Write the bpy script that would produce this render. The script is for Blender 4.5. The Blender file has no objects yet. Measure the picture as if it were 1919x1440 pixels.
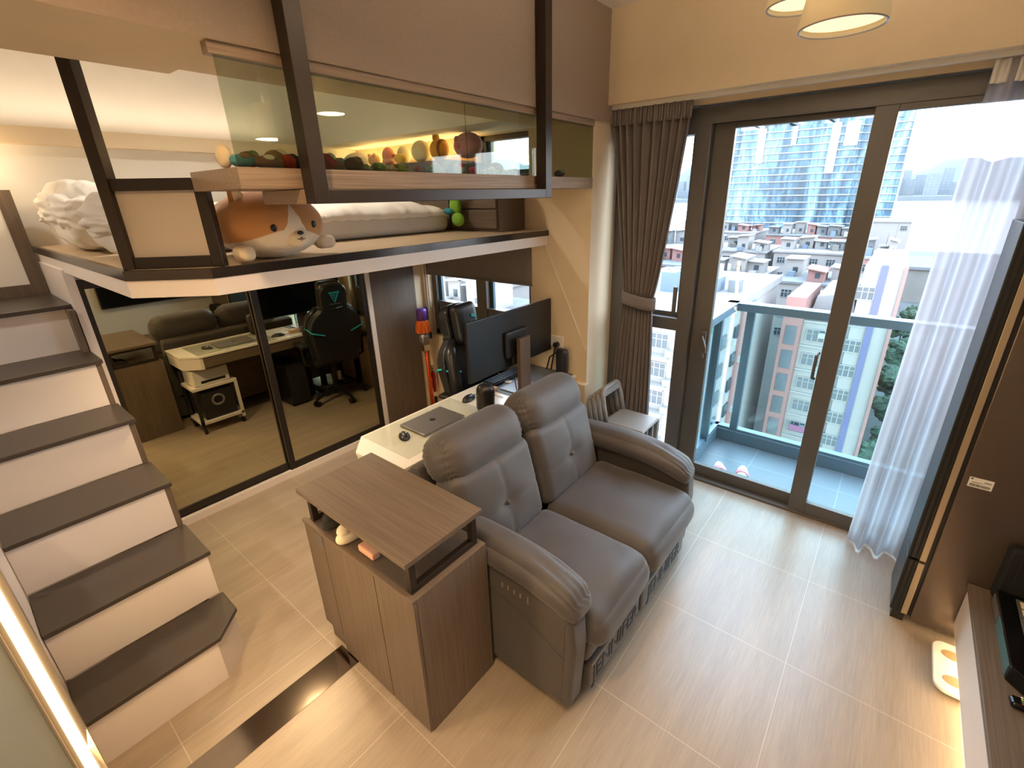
import bpy, bmesh, math, random
from mathutils import Vector, Matrix, Euler, noise
random.seed(7)
PI = math.pi
C = bpy.context.scene.collection
sc = bpy.context.scene

# ---------------------------------------------------------------- camera
cd = bpy.data.cameras.new('camera'); cam = bpy.data.objects.new('camera', cd); C.objects.link(cam)
FPX, CX, CY, YAW, PIT, ROL, CAMH = 871.08, 982.99, 704.52, 0.6740, -0.3690, -0.0210, 1.987
f_ = Vector((math.cos(YAW)*math.cos(PIT), math.sin(YAW)*math.cos(PIT), math.sin(PIT)))
r_ = Vector((math.sin(YAW), -math.cos(YAW), 0)); u_ = r_.cross(f_)
r2 = r_*math.cos(ROL) + u_*math.sin(ROL); u2 = u_*math.cos(ROL) - r_*math.sin(ROL)
cam.matrix_world = Matrix(((r2.x, u2.x, -f_.x, 0), (r2.y, u2.y, -f_.y, 0), (r2.z, u2.z, -f_.z, CAMH), (0, 0, 0, 1)))
cd.sensor_fit = 'HORIZONTAL'; cd.sensor_width = 36.0
cd.lens = FPX/1919*36.0
cd.shift_x = -(CX-959.5)/1919; cd.shift_y = (CY-720.0)/1919
cd.clip_start = 0.02; cd.clip_end = 6000
sc.camera = cam

# ---------------------------------------------------------------- view, world, lights
sc.view_settings.view_transform = 'Standard'; sc.view_settings.look = 'None'
sc.view_settings.exposure = 0.4; sc.view_settings.gamma = 1.0
sc.view_settings.use_curve_mapping = False
try:
    sc.cycles.use_denoising = True
    sc.cycles.max_bounces = 8; sc.cycles.diffuse_bounces = 4; sc.cycles.glossy_bounces = 4
    sc.cycles.transparent_max_bounces = 16; sc.cycles.sample_clamp_indirect = 6.0
    sc.cycles.caustics_reflective = False; sc.cycles.caustics_refractive = False
except Exception:
    pass
W = bpy.data.worlds.new('sky'); sc.world = W; W.use_nodes = True
nt = W.node_tree; nt.nodes.clear()
wo = nt.nodes.new('ShaderNodeOutputWorld'); wb = nt.nodes.new('ShaderNodeBackground')
tc = nt.nodes.new('ShaderNodeTexCoord'); sx = nt.nodes.new('ShaderNodeSeparateXYZ'); rp = nt.nodes.new('ShaderNodeValToRGB')
nt.links.new(tc.outputs['Generated'], sx.inputs[0]); nt.links.new(sx.outputs['Z'], rp.inputs[0])
rp.color_ramp.elements[0].position = 0.0; rp.color_ramp.elements[0].color = (0.86, 0.90, 0.97, 1)
rp.color_ramp.elements[1].position = 0.5; rp.color_ramp.elements[1].color = (0.62, 0.78, 1.0, 1)
e = rp.color_ramp.elements.new(0.12); e.color = (0.90, 0.94, 1.0, 1)
nt.links.new(rp.outputs[0], wb.inputs[0]); wb.inputs[1].default_value = 8.0
nt.links.new(wb.outputs[0], wo.inputs[0])

WARM = (1.0, 0.76, 0.50)
def area_light(name, loc, aim, sx_, sy_, power, col=WARM, spread=PI, shape='RECTANGLE'):
    l = bpy.data.lights.new(name, 'AREA'); l.shape = shape; l.size = sx_; l.size_y = sy_
    l.energy = power; l.color = col; l.spread = spread
    o = bpy.data.objects.new(name, l); C.objects.link(o); o.location = loc
    o.rotation_euler = Vector(aim).to_track_quat('-Z', 'Y').to_euler()
    return o
def spot_light(name, loc, aim, power, col=WARM, ang=2.4, blend=0.8, rad=0.05):
    l = bpy.data.lights.new(name, 'SPOT'); l.energy = power; l.color = col; l.spot_size = ang; l.spot_blend = blend
    l.shadow_soft_size = rad
    o = bpy.data.objects.new(name, l); C.objects.link(o); o.location = loc
    o.rotation_euler = Vector(aim).to_track_quat('-Z', 'Y').to_euler()
    return o
def point_light(name, loc, power, col=WARM, rad=0.04):
    l = bpy.data.lights.new(name, 'POINT'); l.energy = power; l.color = col; l.shadow_soft_size = rad
    o = bpy.data.objects.new(name, l); C.objects.link(o); o.location = loc
    return o

# ---------------------------------------------------------------- materials
def lin(h):
    h = h.lstrip('#'); v = [int(h[i:i+2], 16)/255 for i in (0, 2, 4)]
    return tuple(c/12.92 if c <= .04045 else ((c+.055)/1.055)**2.4 for c in v) + (1,)
def newmat(name):
    m = bpy.data.materials.new(name); m.use_nodes = True
    t = m.node_tree; b = t.nodes['Principled BSDF']
    return m, t, b
def N(t, typ, **kw):
    n = t.nodes.new(typ)
    for k, v in kw.items(): setattr(n, k, v)
    return n
def mapping(t, scale, coord='Object'):
    a = N(t, 'ShaderNodeTexCoord'); mp = N(t, 'ShaderNodeMapping')
    mp.inputs['Scale'].default_value = scale
    t.links.new(a.outputs[coord], mp.inputs['Vector'])
    return mp
def mat(name, col, rough=.5, metal=0.0, var=0.04, vscale=(6, 6, 6), bump=0.0, bscale=(60, 60, 60), spec=.5, coat=0.0, sheen=0.0):
    m, t, b = newmat(name)
    c = lin(col)
    b.inputs['Roughness'].default_value = rough; b.inputs['Metallic'].default_value = metal
    b.inputs['Specular IOR Level'].default_value = spec
    if coat: b.inputs['Coat Weight'].default_value = coat; b.inputs['Coat Roughness'].default_value = .08
    if sheen: b.inputs['Sheen Weight'].default_value = sheen; b.inputs['Sheen Roughness'].default_value = .5
    mp = mapping(t, vscale); nz = N(t, 'ShaderNodeTexNoise'); nz.inputs['Scale'].default_value = 1.0; nz.inputs['Detail'].default_value = 4
    t.links.new(mp.outputs[0], nz.inputs['Vector'])
    r = N(t, 'ShaderNodeValToRGB')
    r.color_ramp.elements[0].position = .3; r.color_ramp.elements[1].position = .7
    r.color_ramp.elements[0].color = tuple(max(0, x*(1-var)) for x in c[:3])+(1,)
    r.color_ramp.elements[1].color = tuple(min(1, x*(1+var)) for x in c[:3])+(1,)
    t.links.new(nz.outputs['Fac'], r.inputs[0]); t.links.new(r.outputs[0], b.inputs['Base Color'])
    if bump:
        mp2 = mapping(t, bscale); n2 = N(t, 'ShaderNodeTexNoise'); n2.inputs['Scale'].default_value = 1.0; n2.inputs['Detail'].default_value = 3
        t.links.new(mp2.outputs[0], n2.inputs['Vector'])
        bp = N(t, 'ShaderNodeBump'); bp.inputs['Strength'].default_value = bump; bp.inputs['Distance'].default_value = .01
        t.links.new(n2.outputs['Fac'], bp.inputs['Height']); t.links.new(bp.outputs[0], b.inputs['Normal'])
    return m
def emit(name, col, s):
    m = bpy.data.materials.new(name); m.use_nodes = True; t = m.node_tree; t.nodes.clear()
    o = N(t, 'ShaderNodeOutputMaterial'); e = N(t, 'ShaderNodeEmission'); e.inputs[0].default_value = col+(1,) if len(col) == 3 else col
    e.inputs[1].default_value = s; t.links.new(e.outputs[0], o.inputs[0]); return m
def glass(name, tint, ior=1.45, refl=1.0):
    m = bpy.data.materials.new(name); m.use_nodes = True; t = m.node_tree; t.nodes.clear()
    o = N(t, 'ShaderNodeOutputMaterial'); tr = N(t, 'ShaderNodeBsdfTransparent'); gl = N(t, 'ShaderNodeBsdfGlossy')
    tr.inputs[0].default_value = lin(tint); gl.inputs['Roughness'].default_value = 0.0; gl.inputs[0].default_value = (refl, refl, refl, 1)
    lw = N(t, 'ShaderNodeLayerWeight'); lw.inputs['Blend'].default_value = .5; pw = N(t, 'ShaderNodeMath', operation='POWER'); pw.inputs[1].default_value = 5.0
    f0 = ((ior-1)/(ior+1))**2*.9; ma = N(t, 'ShaderNodeMath', operation='MULTIPLY_ADD'); ma.inputs[1].default_value = 1-f0; ma.inputs[2].default_value = f0; ma.use_clamp = True
    t.links.new(lw.outputs['Facing'], pw.inputs[0]); t.links.new(pw.outputs[0], ma.inputs[0]); mx = N(t, 'ShaderNodeMixShader')
    t.links.new(ma.outputs[0], mx.inputs[0]); t.links.new(tr.outputs[0], mx.inputs[1]); t.links.new(gl.outputs[0], mx.inputs[2])
    t.links.new(mx.outputs[0], o.inputs[0]); return m
def wood(name, c1, c2, axis='z', rough=.5, sc_=1.0):
    m, t, b = newmat(name)
    s = {'x': (3, 150, 150), 'y': (150, 3, 150), 'z': (150, 150, 3)}[axis]
    mp = mapping(t, tuple(v*sc_ for v in s)); nz = N(t, 'ShaderNodeTexNoise'); nz.inputs['Scale'].default_value = 1; nz.inputs['Detail'].default_value = 5
    t.links.new(mp.outputs[0], nz.inputs['Vector']); r = N(t, 'ShaderNodeValToRGB')
    r.color_ramp.elements[0].position = .35; r.color_ramp.elements[1].position = .65
    r.color_ramp.elements[0].color = lin(c1); r.color_ramp.elements[1].color = lin(c2)
    t.links.new(nz.outputs['Fac'], r.inputs[0]); t.links.new(r.outputs[0], b.inputs['Base Color'])
    b.inputs['Roughness'].default_value = rough
    bp = N(t, 'ShaderNodeBump'); bp.inputs['Strength'].default_value = .15; bp.inputs['Distance'].default_value = .002
    t.links.new(nz.outputs['Fac'], bp.inputs['Height']); t.links.new(bp.outputs[0], b.inputs['Normal'])
    return m
def tile_mat():
    m, t, b = newmat('wood_look_tile')
    a = N(t, 'ShaderNodeTexCoord'); mp = N(t, 'ShaderNodeMapping')
    mp.inputs['Location'].default_value = (-0.072, -0.024, 0)
    t.links.new(a.outputs['Object'], mp.inputs[0])
    br = N(t, 'ShaderNodeTexBrick'); br.offset = 0; br.squash = 1
    br.inputs['Scale'].default_value = 1; br.inputs['Mortar Size'].default_value = .0012; br.inputs['Mortar Smooth'].default_value = .3
    br.inputs['Brick Width'].default_value = .6; br.inputs['Row Height'].default_value = .6; br.inputs['Bias'].default_value = 0
    br.inputs['Color1'].default_value = (.46, .46, .46, 1); br.inputs['Color2'].default_value = (.54, .54, .54, 1)
    t.links.new(mp.outputs[0], br.inputs['Vector'])
    mp2 = mapping(t, (7, 130, 1)); nz = N(t, 'ShaderNodeTexNoise'); nz.inputs['Scale'].default_value = 1; nz.inputs['Detail'].default_value = 7; nz.inputs['Roughness'].default_value = .65
    t.links.new(mp2.outputs[0], nz.inputs['Vector'])
    mp3 = mapping(t, (1.2, 9, 1)); nz2 = N(t, 'ShaderNodeTexNoise'); nz2.inputs['Scale'].default_value = 1; nz2.inputs['Detail'].default_value = 3
    t.links.new(mp3.outputs[0], nz2.inputs['Vector'])
    ad = N(t, 'ShaderNodeMath', operation='ADD'); t.links.new(nz.outputs['Fac'], ad.inputs[0]); t.links.new(nz2.outputs['Fac'], ad.inputs[1])
    ml = N(t, 'ShaderNodeMath', operation='MULTIPLY'); ml.inputs[1].default_value = .5; t.links.new(ad.outputs[0], ml.inputs[0])
    r = N(t, 'ShaderNodeValToRGB'); r.color_ramp.elements[0].position = .3; r.color_ramp.elements[1].position = .7
    r.color_ramp.elements[0].color = lin('938474'); r.color_ramp.elements[1].color = lin('b3a391')
    t.links.new(ml.outputs[0], r.inputs[0])
    mx = N(t, 'ShaderNodeMix', data_type='RGBA'); t.links.new(br.outputs['Fac'], mx.inputs['Factor'])
    t.links.new(r.outputs[0], mx.inputs[6]); mx.inputs[7].default_value = lin('cfc4b4')
    t.links.new(mx.outputs[2], b.inputs['Base Color'])
    b.inputs['Roughness'].default_value = .30; b.inputs['Specular IOR Level'].default_value = .75
    bp = N(t, 'ShaderNodeBump'); bp.inputs['Strength'].default_value = .12; bp.inputs['Distance'].default_value = .003
    t.links.new(nz.outputs['Fac'], bp.inputs['Height']); t.links.new(bp.outputs[0], b.inputs['Normal'])
    return m
def grid_mat(name, base, line, bw, rh, mortar, axes='yz', var=None, rough=.6, off=0.0, metal=0):
    """brick texture laid on a vertical face: axes gives which object axes run across and up"""
    m, t, b = newmat(name)
    a = N(t, 'ShaderNodeTexCoord'); s = N(t, 'ShaderNodeSeparateXYZ'); c = N(t, 'ShaderNodeCombineXYZ')
    t.links.new(a.outputs['Object'], s.inputs[0])
    ix = {'x': 0, 'y': 1, 'z': 2}
    t.links.new(s.outputs[ix[axes[0]]], c.inputs[0]); t.links.new(s.outputs[ix[axes[1]]], c.inputs[1])
    br = N(t, 'ShaderNodeTexBrick'); br.offset = off; br.squash = 1
    br.inputs['Scale'].default_value = 1; br.inputs['Mortar Size'].default_value = mortar; br.inputs['Mortar Smooth'].default_value = .1
    br.inputs['Brick Width'].default_value = bw; br.inputs['Row Height'].default_value = rh
    v = var or base
    br.inputs['Color1'].default_value = lin(base); br.inputs['Color2'].default_value = lin(v); br.inputs['Mortar'].default_value = lin(line)
    t.links.new(c.outputs[0], br.inputs['Vector']); t.links.new(br.outputs['Color'], b.inputs['Base Color'])
    b.inputs['Roughness'].default_value = rough; b.inputs['Metallic'].default_value = metal
    return m

M = {}
M['tile'] = tile_mat()
M['wall_cream'] = mat('cream_paint', 'e6d3b4', .75, var=.02, bump=.05, bscale=(300, 300, 300))
M['wall_white'] = mat('white_paint', 'ece7df', .7, var=.015, bump=.04, bscale=(300, 300, 300))
M['wall_grey'] = mat('grey_paint', 'bdbcc0', .7, var=.02)
M['wall_sage'] = mat('sage_paint', 'a3a89f', .6, var=.03, bump=.05, bscale=(400, 400, 400))
M['taupe'] = mat('taupe_wallcovering', '9c8b7d', .7, var=.05, vscale=(90, 90, 90), bump=.15, bscale=(500, 500, 500))
M['white_lam'] = mat('white_laminate', 'e4dbd6', .42, var=.012)
M['white_gloss'] = mat('white_gloss', 'ebe6de', .18, var=.01)
M['tread'] = mat('dark_stone_tread', '3f3833', .38, var=.10, vscale=(300, 300, 300), bump=.04, bscale=(400, 400, 400))
M['oak'] = wood('walnut_laminate_upright', '5f5145', '6f5f50', 'z', .5)
M['oak_x'] = wood('walnut_laminate_long', '5f5145', '6f5f50', 'x', .5)
M['oak_y'] = wood('walnut_laminate_cross', '5f5145', '6f5f50', 'y', .5)
M['floor_light'] = wood('pale_oak_board', 'b9a184', 'd2bc9c', 'x', .4)
M['plank'] = wood('taupe_oak_board', '84705f', 'a08b78', 'x', .5)
M['bronze'] = mat('dark_bronze_metal', '362d27', .34, metal=.4, var=.03)
M['bronze_face'] = mat('bronze_laminate', '675141', .42, metal=.2, var=.05, vscale=(200, 200, 4))
M['black_frame'] = mat('black_metal_frame', '2a2421', .36, metal=.3, var=.03)
M['alu_grey'] = mat('grey_aluminium', '625f5c', .42, metal=.35, var=.02)
M['alu_blue'] = mat('balcony_aluminium', '5f7684', .35, metal=.3, var=.02)
M['steel_dark'] = mat('dark_polished_trim', '4f4743', .16, metal=.75, var=.02)
M['steel'] = mat('polished_steel', 'a3968a', .10, metal=1.0, var=.02)
M['mirror'] = mat('bronze_mirror_glass', 'c8c3a6', .012, metal=1.0, var=0.0)
M['glass'] = glass('clear_glass', 'fafdfd', 1.45, .25)
M['glass_loft'] = glass('smoked_green_glass', 'dfe3d8', 1.5)
M['glass_balc'] = glass('green_balustrade_glass', 'e4f3f3', 1.5)
M['frost'] = mat('frosted_panel', 'b9aea3', .3, var=.02)
M['sofa'] = mat('taupe_grey_microfibre', '4a4545', .58, var=.07, vscale=(9, 9, 9), bump=.06, bscale=(700, 700, 700), sheen=.25)
M['sofa_dark'] = mat('grey_microfibre_side', '474240', .7, var=.05, bump=.06, bscale=(700, 700, 700), sheen=.2)
M['black'] = mat('black_plastic', '1c1b1c', .38, var=.03)
M['black_soft'] = mat('black_leatherette', '24262b', .36, var=.04, bump=.05, bscale=(300, 300, 300))
M['cyan'] = mat('cyan_trim', '27b2bf', .5, var=.02)
M['grey_plastic'] = mat('grey_plastic', '8f8c89', .42, var=.02)
M['curtain'] = mat('taupe_curtain', '776f6c', .9, var=.06, vscale=(120, 120, 30), bump=.2, bscale=(600, 600, 600))
M['linen'] = mat('white_linen', 'efe9df', .85, var=.02, bump=.12, bscale=(25, 25, 25))
M['linen_grey'] = mat('pale_grey_linen', 'd2ccc4', .85, var=.03, bump=.12, bscale=(30, 30, 30))
M['plastic_white'] = mat('white_plastic', 'ece9e4', .35, var=.01)
M['chrome'] = mat('chrome', 'c8c4be', .12, metal=1.0, var=.01)
M['gold'] = mat('champagne_metal', 'b5a48c', .36, metal=.6, var=.02)
M['screen'] = mat('black_screen', '0b0c0e', .12, var=0)
M['silver'] = mat('space_grey_aluminium', '94918f', .35, metal=.7, var=.02)

# ---------------------------------------------------------------- geometry helpers
OFF = {}
def rotm(rx=0, ry=0, rz=0): return Euler((rx, ry, rz)).to_matrix()
class G:
    def __init__(s): s.b = bmesh.new()
    def _add(s, vs, fs):
        bv = [s.b.verts.new(v) for v in vs]
        for f in fs:
            try: s.b.faces.new([bv[i] for i in f])
            except ValueError: pass
        return s
    def box(s, x0, y0, z0, x1, y1, z1):
        if x0 > x1: x0, x1 = x1, x0
        if y0 > y1: y0, y1 = y1, y0
        if z0 > z1: z0, z1 = z1, z0
        v = [(x, y, z) for z in (z0, z1) for y in (y0, y1) for x in (x0, x1)]
        return s._add(v, [(0, 2, 3, 1), (4, 5, 7, 6), (0, 1, 5, 4), (2, 6, 7, 3), (0, 4, 6, 2), (1, 3, 7, 5)])
    def obox(s, c, h, R=None):
        R = R or Matrix.Identity(3); c = Vector(c)
        v = [c + R @ Vector((x*h[0], y*h[1], z*h[2])) for z in (-1, 1) for y in (-1, 1) for x in (-1, 1)]
        return s._add(v, [(0, 2, 3, 1), (4, 5, 7, 6), (0, 1, 5, 4), (2, 6, 7, 3), (0, 4, 6, 2), (1, 3, 7, 5)])
    def cyl(s, p0, p1, r0, r1=None, n=16, caps=True):
        p0, p1 = Vector(p0), Vector(p1); r1 = r0 if r1 is None else r1
        d = (p1-p0).normalized(); a = d.orthogonal().normalized(); b = d.cross(a)
        v = []
        for p, r in ((p0, r0), (p1, r1)):
            for i in range(n):
                t = 2*PI*i/n; v.append(p + (a*math.cos(t)+b*math.sin(t))*r)
        f = [(i, (i+1) % n, n+(i+1) % n, n+i) for i in range(n)]
        if caps: f += [tuple(range(n))[::-1], tuple(range(n, 2*n))]
        return s._add(v, f)
    def lathe(s, prof, c=(0, 0, 0), n=24, R=None, cap=True):
        c = Vector(c); R = R or Matrix.Identity(3); v = []
        for r, z in prof:
            for i in range(n):
                t = 2*PI*i/n; v.append(c + R @ Vector((r*math.cos(t), r*math.sin(t), z)))
        f = []
        for k in range(len(prof)-1):
            for i in range(n): f.append((k*n+i, k*n+(i+1) % n, (k+1)*n+(i+1) % n, (k+1)*n+i))
        if cap: f += [tuple(range(n))[::-1], tuple(range((len(prof)-1)*n, len(prof)*n))]
        return s._add(v, f)
    def tube(s, pts, r, n=8, close=False):
        pts = [Vector(p) for p in pts]; m = len(pts); v = []; up = None
        rr = r if isinstance(r, (list, tuple)) else [r]*m
        for k, p in enumerate(pts):
            if close: d = pts[(k+1) % m]-pts[k-1]
            else: d = pts[min(k+1, m-1)]-pts[max(k-1, 0)]
            d.normalize()
            if up is None: up = d.orthogonal().normalized()
            up = (up - d*up.dot(d)).normalized(); b = d.cross(up)
            for i in range(n):
                t = 2*PI*i/n; v.append(p + (up*math.cos(t)+b*math.sin(t))*rr[k])
        f = []
        for k in range(m if close else m-1):
            k2 = (k+1) % m
            for i in range(n): f.append((k*n+i, k*n+(i+1) % n, k2*n+(i+1) % n, k2*n+i))
        if not close: f += [tuple(range(n))[::-1], tuple(range((m-1)*n, m*n))]
        return s._add(v, f)
    def prism(s, poly, axis, a, b):
        """poly: 2D points; axis: 'x' -> (y,z), 'y' -> (x,z), 'z' -> (x,y)"""
        def P(p, t):
            return {'x': (t, p[0], p[1]), 'y': (p[0], t, p[1]), 'z': (p[0], p[1], t)}[axis]
        n = len(poly); v = [P(p, a) for p in poly]+[P(p, b) for p in poly]
        f = [tuple(range(n))[::-1], tuple(range(n, 2*n))]+[(i, (i+1) % n, n+(i+1) % n, n+i) for i in range(n)]
        return s._add(v, f)
    def grid(s, fn, nu, nv, wrap=False):
        v = [fn(i/nu, j/nv) for j in range(nv+1) for i in range(nu+(0 if wrap else 1))]
        w = nu if wrap else nu+1; f = []
        for j in range(nv):
            for i in range(nu): f.append((j*w+i, j*w+(i+1) % w, (j+1)*w+(i+1) % w, (j+1)*w+i))
        return s._add(v, f)
    def ell(s, c, r, R=None, n=20, m=12, fn=None):
        c = Vector(c); R = R or Matrix.Identity(3); v = [None]; v = []
        for j in range(m+1):
            ph = PI*j/m - PI/2
            for i in range(n):
                t = 2*PI*i/n; d = Vector((math.cos(ph)*math.cos(t), math.cos(ph)*math.sin(t), math.sin(ph)))
                q = Vector((d.x*r[0], d.y*r[1], d.z*r[2]))
                if fn: q = fn(q, d)
                v.append(c + R @ q)
        f = [(j*n+i, j*n+(i+1) % n, (j+1)*n+(i+1) % n, (j+1)*n+i) for j in range(m) for i in range(n)]
        return s._add(v, f)
    def puff(s, c, h, r, n=14, R=None, bulge=(0, 0, 0), fn=None):
        """rounded, slightly swollen cushion; fn(q, u) may displace local points"""
        c = Vector(c); R = R or Matrix.Identity(3); idx = {}; v = []
        def vid(k):
            if k in idx: return idx[k]
            u = Vector([2*x/n-1 for x in k])
            # push samples towards the edges so that the rounding is dense
            u = Vector([math.copysign(1-(1-abs(x))**1.5, x) if abs(x) < 1 else x for x in u])
            q = Vector((u.x*h[0], u.y*h[1], u.z*h[2]))
            inn = Vector([max(-(h[i]-r), min(h[i]-r, q[i])) for i in range(3)])
            d = q-inn
            if d.length > 1e-9: q = inn + d.normalized()*min(r, d.length if d.length > 0 else r) if False else inn + d.normalized()*r
            for i in range(3):
                j, k2 = (i+1) % 3, (i+2) % 3
                if bulge[i]: q[i] += math.copysign(1, u[i])*bulge[i]*(1-u[j]**2)*(1-u[k2]**2)*abs(u[i])
            if fn: q = fn(q, u)
            idx[k] = len(v); v.append(c + R @ q); return idx[k]
        f = []
        for a in range(3):
            b_, c_ = (a+1) % 3, (a+2) % 3
            for side in (0, n):
                for i in range(n):
                    for j in range(n):
                        q = []
                        for di, dj in ((0, 0), (1, 0), (1, 1), (0, 1)):
                            k = [0, 0, 0]; k[a] = side; k[b_] = i+di; k[c_] = j+dj; q.append(vid(tuple(k)))
                        f.append(q if side else q[::-1])
        return s._add(v, f)
    def done(s, name, m, parent=None, bevel=0.0, smooth=False, sub=0, seg=2, ang=40, label=None, cat=None, group=None, kind=None, solid=0, part_label=None):
        bm = s.b
        bmesh.ops.remove_doubles(bm, verts=bm.verts, dist=1e-6)
        bmesh.ops.recalc_face_normals(bm, faces=bm.faces)
        if parent is not None: off = OFF[parent.name]
        else:
            xs = [v.co.x for v in bm.verts]; ys = [v.co.y for v in bm.verts]; zs = [v.co.z for v in bm.verts]
            off = Vector(((min(xs)+max(xs))/2, (min(ys)+max(ys))/2, min(zs))) if kind is None else Vector((0, 0, 0))
        if off.length: bmesh.ops.translate(bm, verts=bm.verts, vec=-off)
        me = bpy.data.meshes.new(name); bm.to_mesh(me); bm.free()
        mats = m if isinstance(m, (list, tuple)) else [m]
        for q in mats: me.materials.append(q)
        if smooth:
            for p in me.polygons: p.use_smooth = True
        o = bpy.data.objects.new(name, me); C.objects.link(o)
        if parent is not None: o.parent = parent; OFF[o.name] = off.copy()
        else: o.location = off; OFF[o.name] = off.copy()
        if solid:
            q = o.modifiers.new('solid', 'SOLIDIFY'); q.thickness = solid; q.offset = 0
        if bevel:
            q = o.modifiers.new('bevel', 'BEVEL'); q.width = bevel; q.segments = seg; q.limit_method = 'ANGLE'; q.angle_limit = math.radians(ang)
            if seg < 3: pass
            else:
              for p in me.polygons: p.use_smooth = True
              w = o.modifiers.new('wn', 'WEIGHTED_NORMAL'); w.keep_sharp = True
        if sub:
            q = o.modifiers.new('sub', 'SUBSURF'); q.levels = sub; q.render_levels = sub
        if label: o['label'] = label
        if cat: o['category'] = cat
        if group: o['group'] = group
        if kind: o['kind'] = kind
        if part_label: o['label'] = part_label
        return o
def thing(name, label, cat, loc, group=None, kind=None):
    o = bpy.data.objects.new(name, None); C.objects.link(o); o.location = loc; OFF[o.name] = Vector(loc)
    o.empty_display_size = .05
    if label: o['label'] = label
    if cat: o['category'] = cat
    if group: o['group'] = group
    if kind: o['kind'] = kind
    return o
def dup(root, loc, rz=None, label=None, scale=None):
    r = root.copy(); C.objects.link(r); r.location = loc
    if rz is not None: r.rotation_euler = (0, 0, rz)
    if scale: r.scale = scale
    if label: r['label'] = label
    for ch in list(root.children):
        c = ch.copy(); C.objects.link(c); c.parent = r
        for g in list(ch.children):
            d = g.copy(); C.objects.link(d); d.parent = c
    return r
def text_part(txt, size, Mx, m, parent, depth=.002, name='lettering'):
    cu = bpy.data.curves.new('t', 'FONT'); cu.body = txt; cu.size = size; cu.extrude = depth; cu.align_x = 'CENTER'; cu.align_y = 'CENTER'
    ob = bpy.data.objects.new('t', cu); C.objects.link(ob)
    dg = bpy.context.evaluated_depsgraph_get(); me = bpy.data.meshes.new_from_object(ob.evaluated_get(dg))
    bpy.data.objects.remove(ob)
    me.transform(Mx); me.transform(Matrix.Translation(-OFF[parent.name]))
    me.materials.clear(); me.materials.append(m)
    o = bpy.data.objects.new(name, me); C.objects.link(o); o.parent = parent; OFF[o.name] = OFF[parent.name].copy()
    return o
def frame4(origin, right, up):
    r = Vector(right).normalized(); u = Vector(up).normalized(); n = r.cross(u); o = Vector(origin)
    return Matrix(((r.x, u.x, n.x, o.x), (r.y, u.y, n.y, o.y), (r.z, u.z, n.z, o.z), (0, 0, 0, 1)))
def arc(c, r, a0, a1, n):
    return [(c[0]+r*math.cos(a0+(a1-a0)*i/n), c[1]+r*math.sin(a0+(a1-a0)*i/n)) for i in range(n+1)]
# ================================================================= the room shell
ZC = 2.98
def st(name, g, m, **k): return g.done(name, m, kind='structure', **k)
st('floor', G().box(-1.75, -1.1, -.08, 3.16, 4.2, 0), M['tile'])
st('ceiling', G().box(-1.75, -1.1, ZC, 3.3, 4.25, ZC+.1), M['wall_white'])
st('wall_back', G().box(-1.75, -1.1, 0, 3.3, -.97, ZC), M['wall_grey'])
st('wall_far', G().box(-1.75, 4.12, 0, 3.3, 4.25, ZC), M['wall_white'])
st('wall_left', G().box(-1.75, -.97, 0, -1.62, 4.12, ZC), M['wall_cream'])
# window side: pillar and the wall that carries the two small windows
g = G()
X0, X1 = 2.75, 2.95
g.box(X0, 1.62, 0, X1, 2.12, ZC)                     # pillar next to the balcony door
g.box(X1, 1.62, 0, 3.3, 1.80, ZC)
g.box(X0, 2.12, 0, X1, 3.28, .80)                    # below the desk window
g.box(X0, 2.12, 1.60, X1, 4.12, 2.10)
g.box(X0, 2.60, 2.10, X1, 4.12, 2.40)
g.box(X0, 2.12, 2.40, X1, 4.12, ZC)
g.box(X0, 3.28, 0, X1, 4.12, 1.60)
st('wall_window', g, M['wall_cream'])
st('trim_1', G().box(2.70, 1.60, 0, X0, 2.12, .70), M['wall_cream'], bevel=.004)
# wall of the balcony door
g = G()
g.box(3.06, -1.1, 0, 3.3, -.46, ZC); g.box(3.06, -.46, 2.46, 3.3, 1.62, ZC)
st('wall_balcony', g, M['wall_cream'])
st('trim_2', G().box(2.88, -.97, 2.495, 3.06, 1.60, ZC), M['wall_cream'])          # pelmet box in front of the door
# bulkhead
g = G(); g.box(-1.62, 1.60, 2.405, .72, 2.12, ZC); g.box(.72, 1.60, 2.405, 3.06, 2.03, ZC)
b_ = st('trim_3', g, [M['taupe'], M['wall_cream']])
for p in b_.data.polygons:
    if abs(p.normal.y) < .5: p.material_index = 1
st('trim_4', G().box(2.34, 2.03, 2.405, 2.75, 4.12, ZC), M['wall_white'])          # lowered ceiling above the headboard
st('trim_5', G().box(-1.62, 4.02, 2.32, 2.34, 4.12, 2.41), M['wall_cream'])        # light ledge on the far wall
# wall behind the stairs / under the loft
st('wall_understairs', G().box(.425, 3.36, 0, .465, 4.12, 1.68), M['white_lam'])
# low partition wall left of the stairs, light strip set upright in its end
g = G(); g.box(-1.62, 1.56, 0, -.157, 1.68, 1.35); st('wall_partition', g, M['wall_sage'])
st('wall_stair', G().box(-.180, 1.68, 0, -.139, 2.50, 1.0), M['white_lam'])
t = thing('led_strip', 'glowing warm light strip set upright in the wall end beside the stairs', 'light strip', (-.13, 1.60, 0))
G().box(-.157, 1.566, 0, -.105, 1.60, 1.35).box(-.157, 1.553, 0, -.153, 1.566, 1.35).done('channel', M['gold'], t)
G().box(-.142, 1.558, .01, -.119, 1.566, 1.34).done('diffuser', emit('led_glow', (1.0, .80, .50), 4.0), t)
l_ = area_light('led_strip_light', (-.095, 1.56, .62), (1, 0, -.2), 1.15, .04, 9, (1, .68, .34)); l_.rotation_euler = Euler((0, math.radians(-78), 0))
# metal threshold strip in the floor
st('trim_6', G().box(-.10, 1.57, -.002, .70, 1.712, .0025), M['steel'])

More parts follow.
